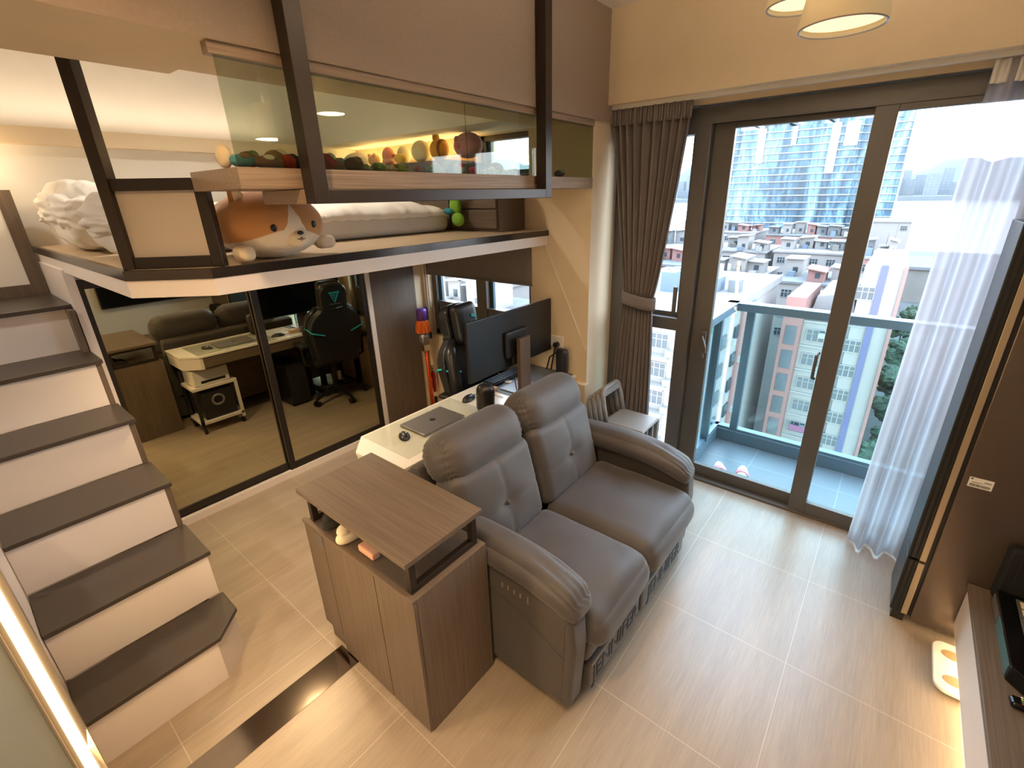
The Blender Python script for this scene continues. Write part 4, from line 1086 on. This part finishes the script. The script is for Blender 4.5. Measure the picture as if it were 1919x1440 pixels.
# ================================================================= plain plush toys on the headboard
def plush(x, y, z, r, col, lbl, shape='ball', extra=None):
    mm = mat('plush_'+col, col, .95, bump=.2, bscale=(250, 250, 250), sheen=.3)
    t = thing('plush_toy', lbl, 'plush toy', (x, y, z), 'plush toys along the headboard')
    G().ell((x, y, z+r[2]), r, n=24, m=16).done('body', mm, t, smooth=True)
    if extra:
        for (dx, dy, dz, rr, cc) in extra:
            G().ell((x+dx, y+dy, z+dz), rr, n=14, m=10).done('patch', mat('patch_'+cc, cc, .95), t, smooth=True)
    return t
HZ = 2.236
plush(2.56, 3.82, HZ, (.09, .16, .062), 'ece4d2', 'long white plush bolster at the far end of the headboard row')
plush(2.52, 3.53, HZ, (.045, .06, .045), 'e6b98c', 'small peach plush toy with little ears at the far end of the headboard', extra=[(-.02, -.035, .08, (.014, .014, .016), 'e6b98c'), (-.02, .035, .08, (.014, .014, .016), 'e6b98c')])
plush(2.53, 3.35, HZ, (.05, .052, .066), 'e79a8c', 'salmon pink plush ball standing in the middle of the headboard', extra=[(0, 0, .03, (.055, .058, .03), 'e8b0a0')])
plush(2.56, 3.20, HZ+.0, (.05, .055, .066), 'efe6cc', 'cream round plush behind the flat yellow one on the headboard')
plush(2.475, 3.14, HZ, (.042, .06, .035), 'efc65a', 'flat yellow plush lying low on the headboard', extra=[(-.02, .045, .055, (.02, .02, .014), 'd8604a')])
plush(2.53, 2.96, HZ, (.06, .085, .075), 'efe2bd', 'big cream egg shaped plush on the headboard')
plush(2.53, 2.76, HZ, (.06, .08, .072), 'e8a93c', 'yellow plush with a brown band and a tuft on the headboard', extra=[(0, -.035, .075, (.058, .028, .066), '9c5a3e'), (-.01, .03, .15, (.018, .014, .030), 'eab84e'), (-.01, .0, .148, (.018, .014, .026), 'eab84e')])
G().box(2.46, 2.33, 2.081, 2.62, 2.60, 2.20).done('dark_box', mat('navy_box', '3a3a44', .6), None, bevel=.003, label='dark navy box under the big pink plush on the drawers', cat='box')
plush(2.56, 2.50, 2.238, (.075, .12, .082), 'cf9aa0', 'largest dusty pink plush ball near the loft window', extra=[(-.05, .055, .12, (.02, .02, .022), 'cf9aa0'), (-.074, .03, .075, (.01, .022, .018), 'dd7f86')])
G().ell((2.56, 2.25, 2.081+.06), (.06, .05, .06)).done('plush_toy', mat('plush_green', '7d9c78', .95), None, smooth=True, label='pale green plush beside the loft window, right end', cat='plush toy')
# small knitted toys behind the glass
cols = ['4f8fa0', '6b4a38', '7a5238', '8a6a3a', 'a83a34', '2c2422', '9c2f34', '7c6552', '4c3a30', '8a8f7a', '6f8a52', 'c9c2ae', '8fae6a', 'b4683a', '7f9a6a', 'b8b49c', '5a93a8', 'd8d4cc', 'd84a4c', 'a8b8a0', 'c8d0c0', '8ab07a', 'b0c8c4', '9ab0a8', 'd0c8b4', '7a6a8a']
xs = [.715, .748, .79, .835, .872, .905, 1.0, 1.06, 1.115, 1.17, 1.23, 1.29, 1.35, 1.42, 1.49, 1.55, 1.61, 1.67, 1.75, 1.82, 1.89, 1.95, 2.01, 2.08, 2.35, 2.52]
nm = ['teal', 'dark brown', 'brown', 'ochre', 'red', 'black', 'crimson', 'taupe', 'chocolate', 'grey green', 'moss green', 'pale grey', 'light green', 'rust', 'sage', 'stone', 'blue', 'white', 'bright red', 'mint grey', 'off white', 'leaf green', 'ice blue', 'sea grey', 'sand', 'mauve']
rr2 = random.Random(4)
for i, (x, cl) in enumerate(zip(xs, cols)):
    big = i < 9
    r = (.038 if big else .030)*(1+.15*rr2.uniform(-1, 1)); y = 1.70+.02*rr2.uniform(-1, 1)
    mm = mat('knit_%s_%d' % (cl, i), cl, .95, var=.25, vscale=(60, 60, 60), bump=.4, bscale=(160, 160, 160))
    where = 'left of the bronze post' if i < 6 else ('right next to the bronze post' if i < 9 else ('in the middle of the shelf glass' if i < 18 else 'towards the window end of the shelf'))
    t = thing('soft_toy', '%s little soft toy behind the shelf glass, %s' % (nm[i], where), 'soft toy', (x, y, 2.087), 'little soft toys on the display shelf')
    fl = rr2.uniform(.45, .75); az = rr2.uniform(-.6, .6); R = rotm(0, rr2.uniform(-.12, .12), az)
    G().ell((x, y, 2.088+r*fl), (r, r*.8, r*fl), R, n=20, m=12).done('body', mm, t, smooth=True)
    G().ell(Vector((x, y, 2.088+r*fl*1.15))+R @ Vector((-r*.6, -.01, 0)), (r*.42, r*.45, r*.42), n=14, m=10).done('head', mm, t, smooth=True)
    m2_ = mat('cap_%d' % i, cols[(i*7+3) % len(cols)], .95)
    G().ell(Vector((x, y, 2.088+r*fl*1.45))+R @ Vector((r*.25, -.012, 0)), (r*.5, r*.45, r*fl*.62), R, n=14, m=10).done('patch', m2_, t, smooth=True)
G().ell((.685, 1.74, 2.087+.035), (.022, .03, .035)).done('soft_toy', M['cream_fur'], None, smooth=True, label='cream little soft toy at the very left end of the shelf', cat='soft toy')
# green plush hanging by the drawers
t = thing('plush_toy', 'bright green plush with long limbs slumped between bed and drawers', 'plush toy', (2.43, 2.50, 1.80))
gm = mat('lime_plush', '7fb03a', .95, bump=.2, bscale=(250, 250, 250))
G().ell((2.40, 2.50, 1.93), (.03, .05, .07)).done('body', gm, t, smooth=True)
G().ell((2.38, 2.46, 1.845), (.03, .055, .045)).done('head', gm, t, smooth=True)
G().tube([(2.40, 2.46, 1.98), (2.41, 2.42, 2.02), (2.42, 2.40, 2.05)], .022, n=8).done('limb', gm, t, smooth=True)
G().ell((2.36, 2.53, 1.90), (.02, .04, .02)).done('scarf', mat('teal_cloth', '2f8fa0', .9), t, smooth=True)

# ================================================================= balcony
bz = -.05
st('floor_balcony', G().box(3.2, -3.2, bz-.12, 3.98, 1.05, bz), grid_mat('balcony_tile', '5a666f', '6e7a82', .6, .6, .005, 'xy', '5f6b74', .4))
st('trim_11', G().box(3.90, -3.2, bz, 4.02, 1.05, .055).box(3.28, .955, bz, 4.02, 1.05, .055), M['alu_blue'], bevel=.004)
t = thing('balcony_railing', 'blue-grey metal balcony railing with greenish glass panels', 'railing', (3.96, -.8, .05))
RH = 1.115
q = G().box(3.885, -3.2, RH-.012, 3.985, 1.02, RH+.05).box(3.2, .93, RH-.012, 3.985, 1.02, RH+.05).done('handrail', M['alu_blue'], t, bevel=.004)
for (x, y) in ((3.93, .83), (3.60, .975), (3.93, -.55), (3.93, -1.9), (3.24, .975)):
    G().box(x-.022, y-.03, .055, x+.022, y+.03, RH-.012).done('post', M['alu_blue'], t, bevel=.003)
for y0, y1 in ((-.52, .80), (.86, .95), (-1.87, -.58)):
    G().box(3.926, y0, .075, 3.936, y1, RH-.012).done('glass_panel', M['glass_balc'], t)
for x0, x1 in ((3.265, 3.575), (3.625, 3.90)):
    G().box(x0, .97, .075, x1, .98, RH-.012).done('glass_panel', M['glass_balc'], t)
G().box(3.91, -3.2, .055, 3.95, 1.0, .078).box(3.2, .957, .055, 3.95, .995, .078).done('glass_channel', M['alu_blue'], t)
M['pink'] = mat('pink_rubber', 'dc8a9a', .6); M['mint'] = mat('mint_rubber', 'd5dfd8', .6)
def slipper(x, y, rz, lbl):
    t = thing('slipper', lbl, 'slipper', (x, y, bz)); R = rotm(0, 0, rz)
    pts = [(x+ (R @ Vector((.042*math.cos(a)*(1+.15*math.sin(a)), .115*math.sin(a), 0))).x, y+(R @ Vector((.042*math.cos(a)*(1+.15*math.sin(a)), .115*math.sin(a), 0))).y) for a in [2*PI*i/24 for i in range(24)]]
    G().prism(pts, 'z', bz+.0005, bz+.022).done('sole', M['mint'], t, bevel=.004)
    def fn(u, v):
        a = PI*u; p = R @ Vector((.045*math.cos(a), .015+.05*v, 0)); return (x+p.x, y+p.y, bz+.02+.042*math.sin(a))
    G().grid(fn, 14, 4).done('strap', M['pink'], t, smooth=True, solid=.005)
slipper(3.375, .765, 1.9, 'pale slipper nearer the door post on the balcony floor')
slipper(3.42, .61, 1.75, 'pink strapped slipper with its toe to the right on the balcony floor')
# ================================================================= the city outside
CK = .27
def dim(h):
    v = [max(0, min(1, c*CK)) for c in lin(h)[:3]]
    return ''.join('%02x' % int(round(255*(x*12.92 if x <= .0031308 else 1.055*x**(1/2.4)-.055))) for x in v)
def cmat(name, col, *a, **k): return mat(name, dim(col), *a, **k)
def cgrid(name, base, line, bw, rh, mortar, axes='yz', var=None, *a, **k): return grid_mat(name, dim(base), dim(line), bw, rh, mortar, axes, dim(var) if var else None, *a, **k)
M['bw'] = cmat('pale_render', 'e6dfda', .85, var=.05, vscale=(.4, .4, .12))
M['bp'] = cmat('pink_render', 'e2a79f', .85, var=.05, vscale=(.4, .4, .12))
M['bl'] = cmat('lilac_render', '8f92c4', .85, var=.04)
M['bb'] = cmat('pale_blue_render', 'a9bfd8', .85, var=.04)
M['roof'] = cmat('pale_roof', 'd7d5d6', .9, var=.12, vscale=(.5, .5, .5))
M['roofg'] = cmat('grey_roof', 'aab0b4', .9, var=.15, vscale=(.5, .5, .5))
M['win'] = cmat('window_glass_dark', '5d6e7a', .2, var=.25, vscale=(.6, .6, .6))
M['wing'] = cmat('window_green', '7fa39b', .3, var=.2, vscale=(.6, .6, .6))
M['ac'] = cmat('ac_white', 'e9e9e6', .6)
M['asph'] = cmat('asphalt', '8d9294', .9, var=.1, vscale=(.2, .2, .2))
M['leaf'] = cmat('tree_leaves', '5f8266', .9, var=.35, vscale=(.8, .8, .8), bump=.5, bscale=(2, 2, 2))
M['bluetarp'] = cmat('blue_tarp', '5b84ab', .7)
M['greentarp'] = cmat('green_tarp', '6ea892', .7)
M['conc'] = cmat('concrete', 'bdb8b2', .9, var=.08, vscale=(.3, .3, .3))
GZ = -38.0
st('ground', G().box(20, -400, GZ-1, 420, 700, GZ), M['asph'])
def bld(name, lbl, loc, cat='building', group=None): return thing(name, lbl, cat, loc, group)
def window_proto(parent, w, h, x, y, z, frame=True):
    """one window facing -x"""
    g = G().box(x-.06, y-w/2, z, x+.15, y+w/2, z+h); o = g.done('window', M['win'], parent)
    g = G()
    for k in range(4): yy = y-w/2+w*k/3; g.box(x-.10, yy-.03, z, x-.055, yy+.03, z+h)
    g.box(x-.10, y-w/2, z-.04, x-.055, y+w/2, z+.03).box(x-.10, y-w/2, z+h*.6, x-.055, y+w/2, z+h*.6+.05).box(x-.10, y-w/2, z+h-.04, x-.055, y+w/2, z+h+.03)
    f = g.done('window_frame', M['ac'], o)
    return o
def clone(o, dx, dy, dz, m=None):
    c = o.copy(); C.objects.link(c); c.parent = o.parent; c.location = o.location+Vector((dx, dy, dz))
    for ch in o.children:
        d = ch.copy(); C.objects.link(d); d.parent = c
    return c
# --- block A: pink stair tower, white front, lilac strip
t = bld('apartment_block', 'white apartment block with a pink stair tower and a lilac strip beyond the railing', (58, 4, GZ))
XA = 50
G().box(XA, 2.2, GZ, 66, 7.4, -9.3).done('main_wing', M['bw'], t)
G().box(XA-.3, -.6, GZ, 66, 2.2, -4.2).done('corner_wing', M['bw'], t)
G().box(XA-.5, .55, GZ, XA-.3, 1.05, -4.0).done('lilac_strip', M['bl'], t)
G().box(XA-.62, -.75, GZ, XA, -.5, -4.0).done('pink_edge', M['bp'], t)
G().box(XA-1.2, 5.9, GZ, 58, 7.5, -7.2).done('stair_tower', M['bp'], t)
for k in range(9): G().box(XA-1.26, 6.2, -11.7-2.4*k, XA-1.1, 7.15, -9.9-2.4*k).done('stair_opening', M['win'], t)
for k in range(10): G().box(XA-.14, 2.2, -9.6-2.4*k, XA, 5.9, -9.45-2.4*k).done('floor_ledge', M['ac'], t)
w0 = window_proto(t, 1.5, 1.15, XA, 4.75, -11.4)
w1 = window_proto(t, 1.0, 1.15, XA, 3.2, -11.4)
w2 = window_proto(t, 1.3, 1.1, XA-.3, 1.75, -7.0)
for k in range(1, 9): clone(w0, 0, 0, -2.4*k); clone(w1, 0, 0, -2.4*k)
for k in range(1, 11): clone(w2, 0, 0, -2.4*k)
a0 = G().box(XA-.55, 3.95, -10.9, XA, 4.0+.5, -10.45).done('air_conditioner', M['ac'], t)
rk = random.Random(2)
for k in range(1, 9): clone(a0, 0, rk.choice((-1.4, 0, -.9, 1.2)), -2.4*k+rk.uniform(-.3, .1))
l0 = G().box(XA-.75, 3.8, -20.6, XA-.7, 5.3, -20.0).done('laundry', cmat('pink_laundry', 'd98bb4', .9), t)
G().box(XA-.2, 2.2, -9.3, 66, 5.9, -9.0).done('parapet', M['roof'], t)
G().prism([(2.3, -9.0), (5.7, -9.0), (5.5, -7.6), (2.6, -7.0)], 'x', 52.5, 63).done('roof_shed', M['roof'], t)
# --- block B on the left
t = bld('apartment_block', 'nearer white apartment block seen behind the left balcony glass', (42, 18, GZ))
XB = 34
G().box(XB, 9.6, GZ, 56, 22, -6.9).done('body', M['bw'], t)
G().box(XB-.2, 9.4, -7.1, 56.2, 22.2, -6.4).done('roof', M['roof'], t)
G().box(XB-.25, 9.3, -7.5, XB-.2, 22, -7.1).done('net', M['greentarp'], t)
G().box(XB-.1, 9.35, GZ, XB+.9, 9.6, -7).done('blue_strip', M['bb'], t)
G().box(44, 9.3, GZ, 45.2, 9.6, -7).done('blue_strip', M['bb'], t)
G().box(41.5, 9.35, GZ, 42.6, 9.6, -7).done('pink_strip', M['bp'], t)
w0 = window_proto(t, 1.4, 1.2, XB, 11.4, -9.4); 
for k in range(10):
    for j in range(5):
        if k or j: clone(w0, 0, 2.1*j, -2.4*k)
for k in range(9): G().box(XB-.9, 12.6, -10.2-2.4*k, XB, 17.6, -9.9-2.4*k).done('balcony_slab', M['ac'], t)
a0 = G().box(XB-.5, 12.2, -9.9, XB, 12.8, -9.4).done('air_conditioner', M['ac'], t)
for k in range(1, 9): clone(a0, 0, rk.choice((0, 2.1, 4.2, -1.2)), -2.4*k)
for k in range(7):
    xx, yy = XB+2+rk.uniform(0, 14), 10.6+1.6*k; hh = rk.uniform(.8, 1.9)
    G().box(xx, yy, -6.4, xx+rk.uniform(1.2, 3), yy+rk.uniform(.8, 1.3), -6.4+hh).done('roof_shed', rk.choice((M['bw'], M['roofg'], M['ac'], M['bb'])), t)
# side wall windows facing -y
s0 = G().box(36.4, 9.45, -9.6, 37.6, 9.62, -8.5).done('side_window', M['win'], t)
for k in range(9):
    for j in range(3):
        if k or j: clone(s0, 3.6*j, 0, -2.4*k)
a1 = G().box(38.2, 9.0, -9.6, 38.8, 9.6, -9.1).done('air_conditioner', M['ac'], t)
for k in range(1, 9): clone(a1, rk.choice((0, 3.4)), 0, -2.4*k)
# --- rows of low blocks behind, each with its roof sheds
def low_block(x, y, w, d, ztop, m, lbl, rows=3, shed=True, seed=0):
    t = bld('apartment_block', lbl, (x, y, GZ), group='low blocks beyond the near buildings'); r = random.Random(seed)
    G().box(x, y-w/2, GZ, x+d, y+w/2, ztop).done('body', m, t)
    G().box(x-.3, y-w/2-.3, ztop, x+d, y+w/2+.3, ztop+.3).done('roof', M['roof'] if r.random() < .7 else M['roofg'], t)
    nw = max(2, int(w/2.6)); o = window_proto(t, 1.3, 1.1, x, y-w/2+1.3, ztop-1.9)
    for k in range(rows):
        for j in range(nw):
            if (k or j) and 1.3+j*w/nw < w-.6: clone(o, 0, j*w/nw, -2.7*k)
    if shed:
        nn = max(3, int(w/2.4))
        for j in range(nn):
            yy = y-w/2+w*(j+.5)/nn+r.uniform(-.3, .3); ww = w/nn*r.uniform(.30, .48); z0 = ztop+.3; h = r.uniform(1.3, 2.7); xx = x+r.uniform(.5, d*.5); dd = r.uniform(2.2, 4.5)
            sl = r.uniform(-.5, .5)
            s = G().prism([(yy-ww, z0), (yy+ww, z0), (yy+ww, z0+h), (yy-ww, z0+h)], 'x', xx, xx+dd).prism([(yy-ww-.25, z0+h-sl*.4), (yy+ww+.25, z0+h+sl*.4), (yy+ww+.25, z0+h+.12+sl*.4), (yy-ww-.25, z0+h+.12-sl*.4)], 'x', xx-.5, xx+dd+.3).done('roof_shed', r.choice((M['bw'], M['bw'], M['bw'], M['roof'], M['bp'], M['roofg'])), t)
            G().box(xx-.05, yy-ww*.5, z0+.5, xx+.05, yy+ww*.1, z0+1.2).done('shed_window', M['win'], s)
            if r.random() < .5: G().box(xx-1.3, yy-.4, z0, xx-.6, yy+.5, z0+r.uniform(.5, 1.2)).done('water_tank', r.choice((M['conc'], M['ac'], M['bb'])), t)
            if r.random() < .5: G().cyl((xx+.5, yy, z0+h), (xx+.5, yy, z0+h+r.uniform(1.5, 3)), .04, n=5).done('aerial', M['conc'], t)
low = [(72, 8.5, 9, 12, -9.8, 'bw', 'white low block with sheds on its roof right behind the pink stair tower'),
       (72, 20, 10, 12, -9.6, 'bw', 'white low block behind the railing corner, roof full of sheds'),
       (74, 32, 12, 12, -9.0, 'bp', 'pinkish low block seen through the side window behind the curtain'),
       (98, 12, 13, 14, -8.6, 'bw', 'long pale low block in the second row below the glass tower'),
       (98, 27, 14, 14, -8.9, 'bw', 'pale low block in the second row left of the tower foot'),
       (96, 43, 14, 14, -8.4, 'bw', 'pale low block in the second row behind the grey curtain'),
       (130, 18, 18, 16, -8.2, 'bp', 'pinkish low block in the last row in front of the glass tower'),
       (132, 40, 20, 16, -8.0, 'bw', 'white low block in the last row left of the glass tower'),
       (86, 2.2, 4, 10, -7.6, 'bp', 'narrow pink block peeking right of the middle door pillar'),
       (150, 4.0, 9, 16, -5.8, 'bw', 'blank white slab block right of the glass tower foot')]
for i, (x, y, w, d, z, mm, lbl) in enumerate(low): low_block(x, y, w, d, z, M[mm], lbl, rows=3 if i < 9 else 0, shed=i < 9, seed=i)
# blocks seen from the desk window
low2 = [(27, 31.5, 10, 8, -7.6, 'bp', 'pink rooftop block seen through the desk window, right pane'), (40, 42, 12, 10, -8.2, 'bw', 'white rooftop block seen through the desk window, left pane'),
        (54, 58, 14, 10, -6.5, 'bw', 'white block farther off in the desk window'), (86, 84, 26, 12, -4.0, 'bp', 'pinkish block far off in the desk window')]
for i, (x, y, w, d, z, mm, lbl) in enumerate(low2): low_block(x, y, w, d, z, M[mm], lbl, rows=2, seed=20+i)
G().prism([(3.2, -9.3), (5.4, -9.3), (5.0, -7.9), (3.6, -7.9)], 'x', 66.5, 70).done('tarpaulin', M['bluetarp'], None, label='blue tarpaulin on a roof behind the pink stair tower', cat='tarpaulin')
# --- glass tower
def tower_mat():
    m, t, b = newmat('tower_curtain_wall')
    a = N(t, 'ShaderNodeTexCoord'); s = N(t, 'ShaderNodeSeparateXYZ'); t.links.new(a.outputs['Object'], s.inputs[0])
    mp = N(t, 'ShaderNodeMapping'); mp.inputs['Scale'].default_value = (.05, .10, .016); t.links.new(a.outputs['Object'], mp.inputs[0])
    nz = N(t, 'ShaderNodeTexNoise'); nz.inputs['Scale'].default_value = 1; nz.inputs['Detail'].default_value = 6; nz.inputs['Roughness'].default_value = .75; nz.inputs['Distortion'].default_value = .6  # streaky tones painted in to suggest reflections on the glass
    t.links.new(mp.outputs[0], nz.inputs['Vector'])
    r = N(t, 'ShaderNodeValToRGB'); els = r.color_ramp.elements
    els[0].position = .40; els[0].color = lin('243b4a'); els[1].position = .62; els[1].color = lin('8ba6b0')
    e_ = els.new(.47); e_.color = lin('36566a'); e_ = els.new(.54); e_.color = lin('5b7e90')
    t.links.new(nz.outputs['Fac'], r.inputs[0])
    c = N(t, 'ShaderNodeCombineXYZ'); t.links.new(s.outputs[1], c.inputs[0]); t.links.new(s.outputs[2], c.inputs[1])
    br = N(t, 'ShaderNodeTexBrick'); br.offset = 0; br.inputs['Scale'].default_value = 1; br.inputs['Brick Width'].default_value = 1.6; br.inputs['Row Height'].default_value = 3.5
    br.inputs['Mortar Size'].default_value = .02; br.inputs['Color1'].default_value = (.75, .75, .75, 1); br.inputs['Color2'].default_value = (1, 1, 1, 1); br.inputs['Mortar'].default_value = (.8, .8, .8, 1)
    t.links.new(c.outputs[0], br.inputs['Vector'])
    mx = N(t, 'ShaderNodeMix', data_type='RGBA', blend_type='MULTIPLY'); mx.inputs['Factor'].default_value = .8
    t.links.new(r.outputs[0], mx.inputs[6]); t.links.new(br.outputs['Color'], mx.inputs[7]); t.links.new(mx.outputs[2], b.inputs['Base Color'])
    b.inputs['Roughness'].default_value = .25
    return m
M['tower'] = tower_mat()
t = bld('glass_tower', 'large blue glass tower with white floor lines behind the low roofs', (320, 55, GZ))
G().box(300, 27, GZ, 345, 90, 33).done('curtain_wall', M['tower'], t)
G().box(303, 8, GZ, 345, 27, 36).done('side_wing', M['tower'], t)
for k in range(20):
    z = 31-3.5*k
    G().box(299.4, 26.6, z-.28, 300.1, 90.2, z+.28).done('floor_line', M['ac'], t)
    if k < 20: G().box(302.3, 8, z-.3, 303.1, 26.8, z+.2).done('floor_line', M['ac'], t)
for y0, y1, h in ((84, 90, 41), (60, 72, 38), (44, 54, 39.5), (27, 38, 42), (12, 22, 43)):
    G().box(302, y0, 33, 340, y1, h-1.5).done('roof_plant', M['tower'], t)
    G().box(301, y0-1, h-3.2, 342, y1+1, h-1.5).done('roof_band', M['ac'], t)
for y0, y1, z0, z1 in ((36, 40, 10, 33), (70, 74, 16, 33), (55, 57.5, 24, 33), (28, 34, 22, 33)):
    G().box(299.3, y0, z0, 299.9, y1, z1).done('pale_strip', M['ac'], t)
# --- street, trees, cars
tr_rnd = random.Random(9)
def tree(x, y, h, r, lbl, seed):
    t = thing('street_tree', lbl, 'tree', (x, y, GZ), 'street trees right of the pink block')
    G().cyl((x, y, GZ), (x, y, GZ+h*.5), .25, .15, n=8).done('trunk', cmat('bark', '6f6257', .9) if 'bark' not in M else M['bark'], t)
    rr = random.Random(seed); g = G()
    for k in range(16):
        a, e_ = rr.uniform(0, 2*PI), rr.uniform(-.5, 1); q = rr.uniform(.25, .8)
        c = Vector((x+r*q*math.cos(a), y+r*q*math.sin(a), GZ+h*.68+h*.24*e_)); k_ = r*rr.uniform(.30, .5)
        def f(p, d): return p*(1+.30*noise.noise(d*2.6+c)+.22*noise.noise(d*7+c))
        g.ell(c, (k_, k_, k_*.8), n=16, m=10, fn=f)
    g.done('crown', M['leaf'], t)
M['bark'] = cmat('bark', '6f6257', .9)
k = 0
for x in (70, 79, 88, 97, 106, 116, 128, 140, 155):
    for y in (-4.2, -12.0) if x < 130 else (-4.2,):
        tree(x+tr_rnd.uniform(-.5, .5), y+tr_rnd.uniform(-.4, .4), tr_rnd.uniform(8, 13), tr_rnd.uniform(2.6, 3.3), 'leafy street tree in the green row right of the pink apartment block', k); k += 1
def car(x, y, m, lbl):
    t = thing('car', lbl, 'car', (x, y, GZ), 'cars parked along the street')
    G().prism([(x-2.1, GZ+.3), (x+2.1, GZ+.3), (x+2.1, GZ+.8), (x+1.3, GZ+.9), (x+.8, GZ+1.45), (x-1.1, GZ+1.45), (x-1.9, GZ+.9), (x-2.1, GZ+.8)], 'y', y-.9, y+.9).done('body', m, t, bevel=.08)
    g = G()
    for sx in (-1.3, 1.3):
        for sy in (-.88, .7): g.cyl((x+sx, y+sy, GZ+.32), (x+sx, y+sy+.18, GZ+.32), .32, n=12)
    g.done('wheels', M['black'], t)
for i, x in enumerate((120, 127, 134, 150, 158, 166)): car(x, -6.9-.015*(x-120), M['ac'] if i % 3 else M['conc'], 'pale car parked along the street far below')
t = bld('warehouse', 'grey low warehouse roofs at the street end', (190, -3, GZ))
G().box(180, -1.5, GZ, 215, 3.0, GZ+14).done('hall', M['conc'], t); G().prism([(-1.8, GZ+14), (3.2, GZ+14), (.7, GZ+16)], 'x', 179, 216).done('roof', M['roofg'], t)
t = bld('warehouse', 'longer grey warehouse behind the low warehouse roofs', (240, -6, GZ))
G().box(225, -14, GZ, 262, -2, GZ+12).done('hall', M['conc'], t); G().box(224, -14.5, GZ+12, 263, -1.5, GZ+13).done('roof', M['roofg'], t)
# --- harbour, far shore, hills
st('water', G().box(420, -2500, GZ-.9, 3200, 1800, GZ-.4), cmat('harbour_water', 'dfe6ea', .25, var=.03, vscale=(.01, .01, .01)))
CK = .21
M['haze_b'] = cgrid('hazy_tower', 'dde8f0', 'cbdae6', 12, 9, .8, 'yz', 'e8eff5', .8)  # distance haze is mixed into the facade colours
M['hill'] = cmat('hazy_hill', 'b7cbd8', .95, var=.05, vscale=(.004, .004, .01))  # hill colour paled to carry the distance haze
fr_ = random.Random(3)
M['quay'] = cmat('quay_concrete', 'cfd6da', .9, var=.05, vscale=(.02, .02, .02))
st('shore', G().box(2100, -2500, GZ-.6, 2500, 1800, GZ+14), M['quay'])
for i in range(46):
    row, j = i % 2, i//2
    x = 2150+row*180+fr_.uniform(0, 90); y = -430+j*62+row*30+fr_.uniform(-6, 6); w = fr_.uniform(26, 46); h = fr_.uniform(30, 75)+row*35
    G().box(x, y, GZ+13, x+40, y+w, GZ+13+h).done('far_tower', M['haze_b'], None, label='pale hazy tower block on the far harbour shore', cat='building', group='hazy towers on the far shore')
def hill(y0, y1, h, x, lbl, seed):
    def fn(u, v):
        y = y0+(y1-y0)*u; e_ = math.sin(PI*u)**.8
        z = h*e_*(.75+.35*noise.noise(Vector((u*5, seed, 0)))+.10*noise.noise(Vector((u*17, seed, v*3))))
        return (x+700*(1-abs(2*v-1)) if False else x+900*v, y, GZ+z*math.sin(PI*v))
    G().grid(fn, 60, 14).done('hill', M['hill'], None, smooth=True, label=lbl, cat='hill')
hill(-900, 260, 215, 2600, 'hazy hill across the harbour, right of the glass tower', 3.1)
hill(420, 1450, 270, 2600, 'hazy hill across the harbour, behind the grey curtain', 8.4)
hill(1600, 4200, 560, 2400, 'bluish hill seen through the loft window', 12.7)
t = bld('rooftop_block', 'dense grey apartment block with roof terraces seen through the loft window', (60, 57, GZ))
# it rises to loft height well off to the left of the harbour
G().box(66, 52, GZ, 80, 60.5, 3.9).done('body', cgrid('far_flats', 'b9b7b4', '6d7479', 2.2, 2.0, .55, 'yz', 'cfccc6', .8), t)
G().box(68, 53, 3.9, 78, 59, 6.0).done('upper_storey', M['conc'], t)
g = G()
for i in range(8): g.cyl((66.3, 52.3+i*1.1, 3.9), (66.3, 52.3+i*1.1, 5.4), .05, n=5)
g.box(66.2, 52.2, 5.3, 66.4, 60.3, 5.42).box(66.2, 52.2, 4.6, 66.4, 60.3, 4.7); g.done('roof_railing', M['conc'], t)
